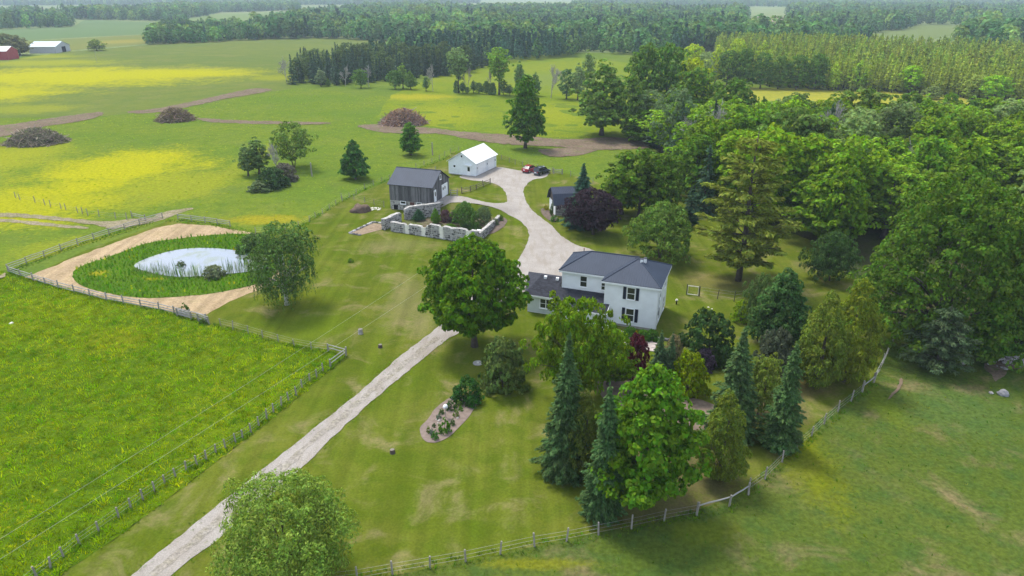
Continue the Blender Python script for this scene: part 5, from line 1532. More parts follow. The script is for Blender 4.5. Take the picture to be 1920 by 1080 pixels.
# ---- the white garage shed
GA = R(-25)
shed = empty('white_shed', (-8.1, 151.1, 0), GA, 'white ribbed-steel shed with a bright white gable roof', 'shed')
GW, GL, GE, GR = 6.9, 10.4, 3.05, 5.35
def batten_wall(parent, name, a, b, z0, zt, mat=PANEL, sp_=.3):
    a, b = Vector((*a, 0)), Vector((*b, 0))
    d = (b - a).normalized()
    n = Vector((d.y, -d.x, 0))
    L = (b - a).length
    mb = MB()
    k = int(L / sp_)
    xs = sorted(set([i * L / k for i in range(k + 1)] + [L / 2]))
    for i in range(len(xs) - 1):
        p, q = a + d * xs[i], a + d * xs[i + 1]
        mb.quad(p + Vector((0, 0, z0)), q + Vector((0, 0, z0)), q + Vector((0, 0, zt(xs[i + 1]))), p + Vector((0, 0, zt(xs[i]))))
        e = p + d * .05
        mb.add([p + Vector((0, 0, z0)), p + n * .03 + Vector((0, 0, z0)), e + n * .03 + Vector((0, 0, z0)), e + Vector((0, 0, z0)),
                p + Vector((0, 0, zt(xs[i]) - .03)), p + n * .03 + Vector((0, 0, zt(xs[i]) - .03)), e + n * .03 + Vector((0, 0, zt(xs[i]) - .03)), e + Vector((0, 0, zt(xs[i]) - .03))],
               [(0, 1, 5, 4), (1, 2, 6, 5), (2, 3, 7, 6)])
    return mb.build(name, mat, parent)
gz = lambda x: GE + (GR - GE) * (1 - abs(x - GW / 2) / (GW / 2)) - .05
batten_wall(shed, 'gable_wall', (-GW, 0), (0, 0), .2, gz)
batten_wall(shed, 'long_wall', (0, 0), (0, GL), .2, lambda x: GE)
batten_wall(shed, 'gable_wall', (0, GL), (-GW, GL), .2, gz)
batten_wall(shed, 'long_wall', (-GW, GL), (-GW, 0), .2, lambda x: GE)
MB().box((-GW - .02, -.02, 0), (.02, GL + .02, .2)).build('plinth', CONC, shed)
o2 = .35
roofplane(shed, 'roof_slope', [(o2, -o2, GE - .06), (o2, GL + o2, GE - .06), (-GW / 2, GL + o2, GR), (-GW / 2, -o2, GR)], WROOF, .5)
roofplane(shed, 'roof_slope', [(-GW - o2, GL + o2, GE - .06), (-GW - o2, -o2, GE - .06), (-GW / 2, -o2, GR), (-GW / 2, GL + o2, GR)], WROOF, .5)
window(shed, (-5.35, -.03, 1.95), (1, 0), .5, .5, mull='one')
window(shed, (-GW / 2, -.03, 4.35), (1, 0), .4, .45, mull='one')
dr = MB().box((-2.15, -.09, .2), (-1.25, -.032, 2.3)).build('door', WHITE, shed)
link('door_pane', MB().box((-2.0, -.1, 1.15), (-1.4, -.091, 2.1)).mesh('door_pane', GLASS), dr)
link('door_hood', MB().box((-2.6, -.5, 2.42), (-.9, -.032, 2.52)).mesh('door_hood', WHITE), dr)
for y in (.35, 5.3, 9.4): window(shed, (.03, y + .25, 1.85), (0, 1), .32, .5, mull='one')
for y0, y1 in ((1.15, 4.7), (6.1, 9.1)):
    d = MB()
    for i in range(4): d.box((.034, y0, .22 + i * .62), (.075, y1, .22 + i * .62 + .6))
    for q in (y0 - .1, y1 + .02): d.box((.034, q, .22), (.1, q + .08, 2.75))
    d.build('garage_door', WHITE, shed)

# ---- the log shed with a gambrel roof
LA = R(10)
log = empty('log_shed', (8.05, 122.0, 0), LA, 'old log shed with a dark gambrel roof half hidden by the spruce', 'shed')
LW, LD = 6.2, 4.8
LOG = island('grey_logs', (0.24, 0.225, 0.21), .3, .9, .01, grain=(.6, 3, 3))
mb = MB()
for i in range(7):
    z = .15 + i * .31
    mb.box((0, -.02, z), (LW, .18, z + .23), 0, .015)
    mb.box((0, LD - .18, z), (LW, LD + .02, z + .23), 0, .015)
    mb.box((-.02, .19, z + .06), (.16, LD - .19, z + .29), 0, .015)
    mb.box((LW - .16, .19, z + .06), (LW + .02, LD - .19, z + .29), 0, .015)
tag(mb.build('logs', LOG, log), kind='stuff')
MB().box((.06, .06, 0), (LW - .06, LD - .06, 2.3)).build('chinking', LIME, log)
MB().box((-.09, -.02, 0.05), (-.03, 1.3, 2.2)).box((-.09, 2.9, .05), (-.03, LD, 2.2)).build('added_bright_gable_panel', WHITE, log)  # panels added over the logs, white standing for a pale, lit wall
prof = [(-.55, 2.1), (.75, 3.95), (LD / 2, 4.85), (LD - .75, 3.95), (LD + .55, 2.1)]
g = MB()
for x in (.0, LW): g.poly([(x, .05, 2.3)] + [(x, q[0], q[1] - .09) for q in prof[1:4]] + [(x, LD - .05, 2.3)])
g.build('gable_boards', simple('brown_gable', (.12, .10, .09), .9, .1), log)
LR = simple('dark_blue_metal_roof', (.035, .045, .072), .62, .25)
for i, nm in enumerate(('lower_roof', 'upper_roof', 'upper_roof', 'lower_roof')):
    (y0, z0), (y1, z1) = prof[i], prof[i + 1]
    if i >= 2: (y0, z0), (y1, z1) = (y1, z1), (y0, z0)
    a, b = (-.5, LW + .4) if i < 2 else (LW + .4, -.5)
    roofplane(log, nm, [(a, y0, z0), (b, y0, z0), (b, y1, z1), (a, y1, z1)], LR, .35)
window(log, (-.005, 1.1, 3.1), (0, -1), .6, .8, mull='one')
MB().box((-.06, 1.7, .1), (-.02, 2.6, 2.1)).build('door', simple('green_grey_door', (.1, .13, .1)), log)
sheet('shed_bed', smooth_poly(wpoly([(1014, 394), (1022, 391), (1040, 404), (1046, 412), (1034, 416), (1018, 404)]), 3), bedm, .10, .6, .3, jit=.1)
ptree(P_shrub, 'golden_shrub', 1024, 394, 384, 10, 'yellow shrub in the bed at the log shed gable', 'bush', color=(.17, .16, .02))
ptree(P_cedar, 'cedar_shrub', 1034, 404, 382, 7, 'narrow dark conifer against the log shed gable', 'bush', color=(.04, .075, .02))
ptree(P_shrub, 'hosta_clump', 1040, 415, 404, 17, 'round green clump at the foot of the log shed', 'plant', color=(.05, .11, .02))

# ---- farm buildings far to the left
def far_barn(name, px, py, ang, L, W, E, Rr, wall, roof, label, door=None):
    p = G(px, py)
    e = empty(name, p, R(ang), label, 'barn')
    m = MB()
    m.quad((0, 0, 0), (L, 0, 0), (L, 0, E), (0, 0, E)).quad((L, W, 0), (0, W, 0), (0, W, E), (L, W, E))
    for x, s in ((0, -1), (L, 1)): m.poly([(x, 0, 0), (x, W, 0), (x, W, E), (x, W / 2, Rr - .1), (x, 0, E)])
    m.build('wall', wall, e)
    roofplane(e, 'roof_slope', [(-.5, -.5, E - .1), (L + .5, -.5, E - .1), (L + .5, W / 2, Rr), (-.5, W / 2, Rr)], roof, .9, ribw=.06, ribh=.06)
    roofplane(e, 'roof_slope', [(L + .5, W + .5, E - .1), (-.5, W + .5, E - .1), (-.5, W / 2, Rr), (L + .5, W / 2, Rr)], roof, .9, ribw=.06, ribh=.06)
    if door: MB().box((L + .02, W * .42, 0), (L + .12, W * .68, E * .85)).build('doorway', DARKM, e)
    return e
far_barn('grey_barn', 56, 100, 6, 17, 20, 4.2, 7.0, simple('grey_steel', (.42, .43, .46), .6), simple('pale_blue_steel_roof', (.50, .60, .66), .5), 'long pale grey steel barn with a blue-white roof, left of the lone far tree', True)
far_barn('red_barn', -40, 113, 5, 17, 12, 5.2, 7.6, simple('barn_red', (.30, .035, .035), .7), WROOF, 'red barn with white roof cut by the left edge of the photo')
stand(WOOD[1], 'broadleaf_tree', G(38, 104), 12, 7, 'olive brown tree group between the red and grey barns', color=(.10, .10, .035))
stand(WOOD[0], 'broadleaf_tree', G(14, 103), 13, 8, 'greenish brown trees right behind the red barn', color=(.085, .095, .03))
stand(WOOD[2], 'broadleaf_tree', G(182, 95), 7.5, 5.5, 'lone yellow-green tree on the fence line of the far left fields', color=(.12, .16, .03))

# ------------------------------------------------------------------ ruined stone walls with the sunken garden
def stone_wall(name, a, b, th, ztop, label, openings=(), seed=1, zbase=0.0):
    """rubble wall from a to b (world xy), thickness th; openings: (x0, x1, sill, kind)"""
    a, b = np.array(a[:2], float), np.array(b[:2], float)
    L = float(np.hypot(*(b - a)))
    ang = math.atan2(b[1] - a[1], b[0] - a[0])
    e = empty(name, (a[0], a[1], zbase - .03), ang, label, 'stone wall')
    core, fac = MB(), MB()
    x = 0
    rg = random.Random(seed)
    segs, prev = [], 0
    for (x0, x1, s) in openings:
        segs.append((prev, x0, None))
        segs.append((x0, x1, s))
        prev = x1
    segs.append((prev, L, None))
    for (x0, x1, s) in segs:
        k = max(1, int((x1 - x0) / .45))
        for i in range(k):
            u0, u1 = x0 + (x1 - x0) * i / k, x0 + (x1 - x0) * (i + 1) / k
            z0_, z1_ = (s, s) if s is not None else (ztop(u0), ztop(u1))
            core.add([(u0, 0, 0), (u1, 0, 0), (u1, th, 0), (u0, th, 0), (u0, 0, z0_), (u1, 0, z1_), (u1, th, z1_), (u0, th, z0_)], [(0, 1, 5, 4), (1, 2, 6, 5), (2, 3, 7, 6), (3, 0, 4, 7), (4, 5, 6, 7), (0, 3, 2, 1)])
    core.build('wall_core', MORTAR, e)
    top = lambda q: ztop(min(max(q, 0), L))
    sk = lambda q, z: any(x0 - .1 < q < x1 + .1 and z > s - .1 for x0, x1, s in openings)
    stone_face(fac, (0, 0), (L, 0), .02, top, size=.46, proud=.07, seed=seed, skip=sk)
    stone_face(fac, (L, th), (0, th), .02, lambda q: top(L - q), size=.46, proud=.07, seed=seed + 5, skip=lambda q, z: sk(L - q, z))
    stone_face(fac, (0, th), (0, 0), .02, lambda q: top(0), size=.4, proud=.06, seed=seed + 7)
    stone_face(fac, (L, 0), (L, th), .02, lambda q: top(L), size=.4, proud=.06, seed=seed + 8)
    tag(fac.build('stones', STONE, e), kind='stuff')
    cp_ = MB()
    x = 0
    while x < L:
        w_ = rg.uniform(.3, .6)
        if not any(x0 - .2 < x + w_ / 2 < x1 + .2 for x0, x1, s in openings):
            z = top(x + w_ / 2)
            cp_.blob((x + w_ / 2, th / 2, z - .02), w_ * .55, seed=seed * 31 + int(x * 10), squash=.3, seg=7, rings=4)
        x += w_
    tag(cp_.build('cap_stones', CAPM, e), kind='stuff')
    for (x0, x1, s) in openings:
        fr = MB().box((x0 + .02, .04, s + .01), (x0 + .12, th - .04, top(x0) - .1)).box((x1 - .12, .04, s + .01), (x1 - .02, th - .04, top(x1) - .1)).build('opening_jamb', LIME, e)
        link('opening_board', MB().box((x0 + .05, -.02, s * .3), (x1 - .05, .035, min(top(x0), top(x1)) - .08)).mesh('opening_board', WASHM), fr)
    return e
def ns(x, s): return noise.noise(Vector((x * .9, s * 3.3, 0)))
W1a, W1b = G(733, 434), G(896, 459)
L1 = float(np.hypot(*(W1b - W1a)[:2]))
fx = lambda px: (px - 733) / (896 - 733) * L1
stone_wall('ruin_front_wall', W1a, W1b, .55, lambda x: 1.75 + .55 * float(sstep(.42, .48, x / L1)) + .16 * ns(x, 1), 'long front wall of the stone ruin with pale boarded openings', [(fx(761), fx(769), .25), (fx(792), fx(801), .2), (fx(826), fx(834), .45), (fx(875), fx(884), .3)], 11)
W2a, W2b = G(716, 431), G(747, 415)
stone_wall('ruin_end_wall', W2b, W2a, .7, lambda x: 2.0 + .25 * ns(x, 2) - .5 * max(0, .5 - x), 'tall stub of stone wall at the left end of the ruin', [], 12)
W3a, W3b = G(760, 413), G(826, 404, 0.0)
stone_wall('ruin_back_wall', W3a, W3b, .6, lambda x: 2.45 + .25 * ns(x, 3) - .5 * max(0, .8 - x), 'rear stone wall of the ruin, below the timber barn', [], 13)
W4a, W4b = W1b, G(938, 412)
L4 = float(np.hypot(*(W4b - W4a)[:2]))
stone_wall('ruin_side_wall', W4a + np.array([.2, .3, 0]), W4b, .5, lambda x: 1.75 - .95 * x / L4 + .1 * ns(x, 4), 'low sloping stone wall on the drive side of the ruin', [], 14)
kq = MB()
K = [G(655, 438), G(700, 417), G(715, 419)]
for a, b in ((K[0], K[1]), (K[1], K[2]), (K[0], G(677, 442))):
    d = (b - a)[:2]
    n_ = int(np.hypot(*d) / .55)
    for i in range(n_):
        c = a[:2] + d * (i + .5) / n_
        kq.blob((c[0], c[1], .1), .33, seed=i, squash=.55, seg=7, rings=4)
tag(kq.build('kerb_stones', STONE), 'low stone kerb round the empty plot left of the ruin', 'kerb')
sheet('empty_plot', wpoly([(658, 438), (700, 419), (716, 421), (716, 431), (678, 441)]), simple('dry_earth', (.24, .18, .12), .95, .1, var=.25), .08, 1.0, .6, jit=.1)
sheet('ruin_garden', wpoly([(740, 434), (760, 414), (826, 405), (900, 400), (936, 411), (893, 452)]), grassmat('garden_floor', (.13, .10, .07), (.08, .11, .025), (.16, .13, .09), s1=.3, s2=1, s3=4), .1, .8, .6)
sheet('drive_bed', smooth_poly(wpoly([(905, 432), (935, 408), (950, 412), (946, 424), (925, 438), (905, 442)]), 3), bedm, .12, .6, .4, jit=.15)
RG_ = 'plants in the sunken garden of the ruin'
ptree(P_apple, 'weeping_tree', 872, 424, 380, 50, 'weeping green dome tree spilling over the rear wall of the ruin', color=(.06, .11, .025))
ptree(P_apple, 'weeping_tree', 907, 420, 388, 34, 'smaller weeping grey-green tree right of the dome tree in the ruin', color=(.085, .115, .05))
ptree(P_cedar, 'cedar_shrub', 817, 420, 391, 21, 'bright green egg-shaped cedar in the ruin garden', 'bush', color=(.065, .13, .015))
ptree(P_cone, 'fir_tree', 785, 414, 392, 26, 'dark little fir by the rear wall of the ruin', color=(.035, .075, .035))
for i, (bx, by, tp, wd, lb, c) in enumerate([(836, 416, 394, 22, 'purple-brown shrub right of the egg-shaped cedar', (.085, .05, .055)), (852, 417, 397, 20, 'dull purple shrub left of the weeping dome tree', (.075, .05, .05)), (890, 432, 418, 24, 'dark green shrub behind the front wall near the ruin corner', (.045, .09, .018)), (872, 430, 420, 18, 'low dark shrub under the weeping dome tree', (.04, .07, .02)), (845, 428, 420, 22, 'green hosta row behind the front wall', (.06, .12, .02)), (914, 430, 418, 14, 'grey-green shrub outside the sloping side wall', (.09, .11, .06)), (928, 422, 410, 14, 'pale shrub in the bed by the drive', (.10, .12, .06)), (940, 414, 403, 9, 'small round shrub at the drive end of the side wall', (.07, .12, .02))]):
    ptree(P_bush, 'garden_shrub', bx, by, tp, wd, lb, 'bush', RG_, c)
wp = G(899, 447)
bx_ = empty('white_cabinet', wp, R(-20), 'white metal cabinet at the corner of the ruin', 'cabinet')
MB().box((-.4, -.25, .25), (.4, .25, 1.5)).build('cabinet_body', WHITE, bx_)
MB().box((-.36, -.27, .3), (.36, -.252, 1.45)).build('cabinet_door', PANEL, bx_)
for s in (-.33, .33): MB().box((s - .04, -.2, 0), (s + .04, .2, .25)).build('leg', WIRE, bx_)

# earth and brush heaps
def heap(name, px, py, wpx, h, label, cat, colr, n, leafc=None, seed=1, stick=(1.2, 3.5), dark=(.09, .075, .06)):
    p = G(px, py)
    r = wpx * mpp(p[0], p[1]) / 2
    rg = np.random.default_rng(seed)
    e = empty(name, p, 0, label, cat)
    m = MB()
    m.blob((0, 0, 0), 1.0, seed=seed, seg=18, rings=10, amp=.2)
    V = np.array(m.v) * (np.array([r * .8, r * .66, h * .6]) if n else np.array([r * .86, r * .7, h * .82]))
    m.v = [tuple(q) for q in V]
    m.build('heap_body', simple(name + '_earth', dark, .95, .1, var=.3, scale=1.5), e, smooth=True)
    if n:
        s = MB()
        for i in range(n):
            a, t = rg.uniform(0, 6.28), rg.uniform(0, 1) ** .6
            z = h * max(0, 1 - t ** 2.2) * rg.uniform(.5, 1.1)
            c = np.array([r * t * math.cos(a), r * .82 * t * math.sin(a), z])
            d = unit(rg.normal(size=3) * np.array([1, 1, .6]) + np.array([-math.sin(a), math.cos(a), 0]) * .5)
            L = rg.uniform(*stick)
            b = c + d * L / 2
            q = c - d * L / 2
            b[2], q[2] = max(b[2], .05), max(q[2], .05)
            w_ = rg.uniform(.04, .14)
            s.tube([q, (q + b) / 2 + rg.normal(0, .08, 3), b], [w_, w_ * .8, w_ * .3], 4, cap=False)
        tag(s.build('branches', island(name + '_branches', colr, .45, .95, .03), e), kind='stuff')
    if leafc:
        k = 2600
        a, t = rg.uniform(0, 6.28, k), rg.uniform(0, 1, k) ** .55
        z = h * np.clip(1 - t ** 2.2, 0, 1) * rg.uniform(.5, 1.15, k) + .1
        C = np.stack([r * t * np.cos(a), r * .84 * t * np.sin(a), z], 1)
        V, F = cards(C, unit(rg.normal(size=(k, 3)) + np.array([0, 0, .6])), .24, .45, rg)
        o = link('dry_leaves', npmesh('dry_leaves', V, F, LEAF), e, color=leafc)
        tag(o, kind='stuff')
    return e
heap('brush_pile', 70, 268, 112, 3.6, 'dark brush pile at the left edge with pale branches on top', 'brush pile', (.26, .21, .16), 520, (.075, .08, .045), 3)
heap('brush_pile', 330, 226, 72, 3.6, 'smaller round brush pile with green leaves on the soil strip', 'brush pile', (.26, .19, .14), 480, (.1, .085, .04), 4)
heap('brush_pile', 757, 232, 90, 4.2, 'largest red-brown brush pile, with a long bare log leaning on it', 'brush pile', (.27, .20, .165), 800, (.2, .125, .075), 5, dark=(.10, .075, .07))
heap('soil_heap', 676, 396, 46, 1.7, 'low brown soil heap beside the wire fence left of the barn', 'soil heap', (.1, .08, .06), 0, None, 6, dark=(.125, .088, .066))
lg = MB()
a = G(742, 232); b = G(775, 214, 0)
lg.tube([a + np.array([0, -1.5, .6]), a + np.array([3.2, .4, 2.6]), a + np.array([6.5, 2.0, 4.8])], [.2, .16, .08], 6)
tag(lg.build('bare_log', simple('silver_wood', (.36, .32, .29), .9)), 'long silvery bare log leaning across the largest brush pile', 'log')
rub = MB()
for i in range(26): 
    q = G(705 + random.uniform(-9, 9), 392 + random.uniform(-2.5, 2.5))
    rub.blob(q, random.uniform(.1, .3), seed=i, seg=6, rings=4, squash=.6)
tag(tag(rub.build('pale_rubble', LIME), 'scatter of pale rubble beside the soil heap', 'rubble'), kind='stuff')

# ------------------------------------------------------------------ fences
POST = {}
def post_mesh(h, r, mat, sq=False):
    k = (round(h, 2), round(r, 3), mat.name)
    if k not in POST:
        m = MB()
        if sq: m.box((-r, -r, -.2), (r, r, h))
        else: m.tube([(0, 0, -.2), (.01, 0, h * .5), (0, .01, h)], [r * 1.1, r, r * .92], 7)
        POST[k] = m.mesh('post', mat)
    return POST[k]
RAIL = {}
def rail_mesh(mat):
    if mat.name not in RAIL:
        m = MB()
        m.tube([(-.02, 0, 0), (.33, .012, .012), (.66, -.01, -.008), (1.02, 0, 0)], [.055, .065, .06, .05], 6)
        RAIL[mat.name] = m.mesh('rail', mat)
    return RAIL[mat.name]
def fence(name, pts, label, h=1.15, r=.075, mat=None, step=None, rails=(), wires=(), rmat=None, cat='fence', group=None, lean=.04, wr_=.008, zmat=None, exact=False):
    """posts along world points; each post and rail its own part; wires strung between"""
    mat, rmat = mat or POSTM, rmat or RAILM
    P = [np.array(p[:2], float) for p in pts]
    Q = []
    if exact: Q = P
    else:
        for a, b in zip(P, P[1:]):
            n_ = max(1, round(float(np.hypot(*(b - a))) / step))
            Q += [a + (b - a) * i / n_ for i in range(n_)]
        Q.append(P[-1])
    o0 = np.array([Q[0][0], Q[0][1], float(hgt(*Q[0]))])
    e = empty(name, o0, 0, label, cat, group)
    L3 = [np.array([q[0] - o0[0], q[1] - o0[1], float(hgt(q[0], q[1])) - o0[2]]) for q in Q]
    for q in L3:
        o = link('post', post_mesh(h, r, mat), e, q, random.uniform(0, 6))
        o.rotation_euler.x = random.gauss(0, lean)
        o.rotation_euler.y = random.gauss(0, lean)
        o.scale.z = random.uniform(.9, 1.08)
    for a, b in zip(L3, L3[1:]):
        d = b - a
        L = float(np.hypot(d[0], d[1]))
        for z in rails:
            z0, z1 = z + random.uniform(-.05, .05), z + random.uniform(-.05, .05)
            o = link('rail', rail_mesh(rmat), e, a + np.array([0, 0, z0]))
            o.rotation_euler = (random.uniform(-.3, .3), -math.atan2(d[2] + z1 - z0, L), math.atan2(d[1], d[0]))
            o.scale = (math.sqrt(L * L + d[2] ** 2), 1, 1)
    if wires:
        m = MB()
        for z in wires:
            m.tube([q + np.array([0, 0, z]) for q in L3], wr_, 3, cap=False)
        tag(m.build('wire', zmat or WIRE, e), kind='stuff')
    return e
g_ = lambda *pp: [G(a, b) for a, b in pp]
fence('rail_fence', g_((17, 512), (110, 541), (200, 564), (298, 582), (388, 604)), 'weathered split-rail fence along the front of the pond enclosure', 1.2, .09, step=3.0, rails=(.3, .62, .98))
fence('rail_fence', g_((15, 508), (115, 470), (205, 440), (262, 422), (305, 409)), 'weathered split-rail fence behind the pond beside the farm track', 1.15, .08, step=3.4, rails=(.35, .68, 1.0))
fence('rail_fence', g_((334, 412), (385, 418), (432, 425)), 'short rail fence along the back of the pond enclosure', 1.15, .08, step=3.0, rails=(.4, .75, 1.05))
fence('rail_fence', g_((333, 593), (359, 600)), 'dark two-post rail panel at the bush in the pond fence', 1.25, .12, step=3.5, rails=(.35, .7, 1.05))
fence('rail_fence', g_((373, 602), (392, 609)), 'short rail panel right of the fence gap', 1.15, .1, step=3.5, rails=(.4, .75, 1.05))
fence('wire_fence', g_((414, 612), (437, 618), (466, 626), (493, 634), (522, 642), (552, 650), (584, 656), (616, 660)), 'post and wire fence between the front meadow and the lawn', 1.15, .06, wires=(.4, .75, 1.05), exact=True)
fence('corner_fence', g_((616, 660), (649, 668), (620, 690)), 'grey rail brace at the corner of the front meadow', 1.2, .1, rails=(.55, .95), exact=True)
dpx = [(606, 698), (594, 708), (581, 716), (567, 728), (556, 743), (541, 752), (528, 763), (513, 774), (500, 786), (486, 799), (471, 812), (455, 823), (442, 830), (423, 842), (405, 850), (387, 863), (370, 873), (350, 884), (330, 896), (310, 908), (291, 923), (269, 938), (246, 954), (223, 971), (186, 997), (150, 1022), (120, 1046), (95, 1066), (70, 1084), (40, 1108)]
fence('wire_fence', g_(*dpx), 'long post and wire fence between the front meadow and the drive verge', 1.1, .075, wires=(.35, .65, .95), exact=True)
rpx = [(600, 1098), (670, 1090), (736, 1078), (806, 1066), (873, 1054), (938, 1040), (1002, 1026), (1062, 1016), (1122, 1004), (1184, 992), (1245, 978), (1306, 967)]
fence('wire_fence', g_(*rpx), 'post and wire fence along the bottom edge between lawn and pasture', 1.3, .07, wires=(.35, .7, 1.05), exact=True)
fence('rail_fence', g_((1306, 967), (1367, 950), (1403, 928)), 'bent grey rail section below the bright green maple', 1.35, .085, rails=(.95,), exact=True)
r2 = [(1403, 922), (1434, 900), (1466, 868), (1494, 842), (1521, 820), (1545, 796), (1571, 773), (1595, 754), (1616, 736)]
fence('wire_fence', g_(*r2), 'post and wire fence climbing the right edge of the yard', 1.35, .065, wires=(.35, .7, 1.05), exact=True)
fence('rail_fence', g_((1616, 736), (1638, 718)), 'single-rail brace at the bend of the right-hand fence', 1.4, .1, rails=(.8,), exact=True)
r3 = [(1638, 716), (1648, 698), (1656, 682), (1664, 664), (1671, 648), (1678, 632), (1684, 616), (1690, 602)]
fence('page_wire_fence', g_(*r3), 'pale page-wire fence running up under the huge dark tree', 1.25, .06, wires=(.2, .4, .6, .8, 1.0, 1.15), exact=True, wr_=.012)
m3 = [(480, 438), (505, 436), (535, 432), (560, 427), (580, 416), (592, 408), (605, 401), (618, 392), (630, 384), (642, 378), (655, 371), (668, 364), (684, 355), (700, 348), (716, 342), (730, 336)]
fence('wire_fence', g_(*m3), 'post and wire fence between the lawn and the pasture', 1.15, .06, wires=(.35, .7, 1.0), exact=True)
fence('wire_fence', g_((640, 374), (664, 375), (684, 380), (702, 385), (720, 389)), 'short wire fence between soil heap and barn', 1.3, .06, wires=(.4, .8, 1.15), exact=True)
fence('wire_fence', g_((780, 316), (795, 310), (810, 305), (824, 300), (834, 293), (845, 287), (860, 283)), 'wire fence running from the barn to the white shed', 1.2, .07, wires=(.4, .8, 1.1), exact=True)
fence('wire_fence', g_((940, 300), (955, 305), (966, 309), (980, 312), (992, 315), (1008, 318), (1020, 320), (1036, 324)), 'wire fence behind the parked cars', 1.3, .07, wires=(.4, .8, 1.15), exact=True)
fence('wooden_gate', g_((1038, 326), (1054, 327)), 'weathered wooden gate right of the black car', 1.4, .12, rails=(.35, .7, 1.05), exact=True, cat='gate')
fence('wire_fence', g_((1070, 331), (1090, 336), (1112, 342)), 'wire fence right of the wooden gate', 1.2, .06, wires=(.4, .8, 1.1), exact=True)
fence('plank_fence', g_((866, 364), (882, 359), (893, 356), (906, 350), (919, 345)), 'dark brown rail fence on the grass island by the drive', 1.3, .1, DRAIL, rails=(.3, .65, 1.05), rmat=DRAIL, exact=True)
fence('plank_fence', g_((845, 367), (857, 368)), 'short grey plank fence at the barn corner', 1.3, .1, rails=(.3, .65, 1.05), exact=True)
fence('page_wire_fence', g_((30, 371), (38, 375), (66, 380), (85, 385), (95, 388), (115, 392), (124, 394), (146, 399), (155, 401), (165, 404), (186, 406), (217, 410), (238, 412)), 'line of grey posts crossing the buttercup pasture', 1.3, .07, wires=(.5, .9), exact=True)
fence('rail_fence', g_((248, 408), (273, 414)), 'leaning rail panel at the farm track gateway', 1.2, .09, rails=(.5, .9), exact=True)
gm_ = [(1286, 553), (1311, 556), (1345, 561), (1376, 566), (1410, 560)]
fence('yard_fence', g_(*gm_[1:]), 'thin dark wire fence behind the house lawn', 1.5, .05, simple('dark_post', (.06, .055, .05)), wires=(.5, 1.0, 1.4), exact=True)
p0, p1 = G(1287, 553), G(1310, 556)
gt = empty('garden_gate', p0, math.atan2(*(p1 - p0)[1::-1]), 'pale framed gate in the yard fence right of the house', 'gate')
gl = float(np.hypot(*(p1 - p0)[:2]))
for x in (0, gl): link('post', post_mesh(1.6, .06, bpy.data.materials['dark_post']), gt, (x, 0, 0))
for z in (.12, 1.35): MB().box((.08, -.03, z), (gl - .08, .03, z + .09)).build('rail', LIME, gt)
for x in (.1, gl - .16): MB().box((x, -.028, .21), (x + .06, .028, 1.349)).build('stile', LIME, gt)

# overhead wires to the house side of the yard
for (x0, y0, x1, y1, lb) in [(-60, 1048, 850, 468, 'upper thin overhead wire crossing the front meadow'), (-60, 1086, 860, 496, 'lower thin overhead wire crossing the front meadow')]:
    a, b = G(x0, y0, 7.0), G(x1, y1, 6.6)
    tag(MB().tube([a + (b - a) * t - np.array([0, 0, 1.0 * t * (1 - t)]) for t in np.linspace(0, 1, 24)], .007, 4).build('overhead_wire', simple('pale_wire', (.36, .38, .34), .6)), lb, 'wire')
po = G(866, 622)
pl_ = empty('utility_pole', po, 0, 'utility pole hidden behind the large maple, carrying the two wires', 'utility pole')
MB().tube([(0, 0, 0), (0, 0, 7.4)], [.16, .11], 8).build('pole', POSTM, pl_)
MB().box((-1.0, -.06, 6.7), (1.0, .06, 6.85)).build('cross_arm', POSTM, pl_)
for (px, py, top, lb) in [(585, 331, 306, 'pale grey short utility post beside the multi-stemmed willow'), (811, 291, 268, 'grey utility post behind the white shed'), (182, 118, 92, 'slender far utility pole on the hill pasture'), (1095, 474, 466, 'small red-topped marker post at the edge of the drive')]:
    p = G(px, py)
    h_ = zat(p[1], top)
    e = empty('utility_post' if top != 466 else 'marker_post', p, 0, lb, 'post')
    rr = .17 if top not in (466, 92) else .07
    MB().tube([(0, 0, 0), (0, 0, h_)], [rr, rr * .8], 7).build('post_shaft', POSTM if top != 466 else DARKM, e)
    MB().tube([(0, 0, h_), (0, 0, h_ + .12)], [rr * 1.05, rr * .7], 7).build('post_cap', WIRE if top != 466 else simple('red_cap', (.35, .03, .02)), e)

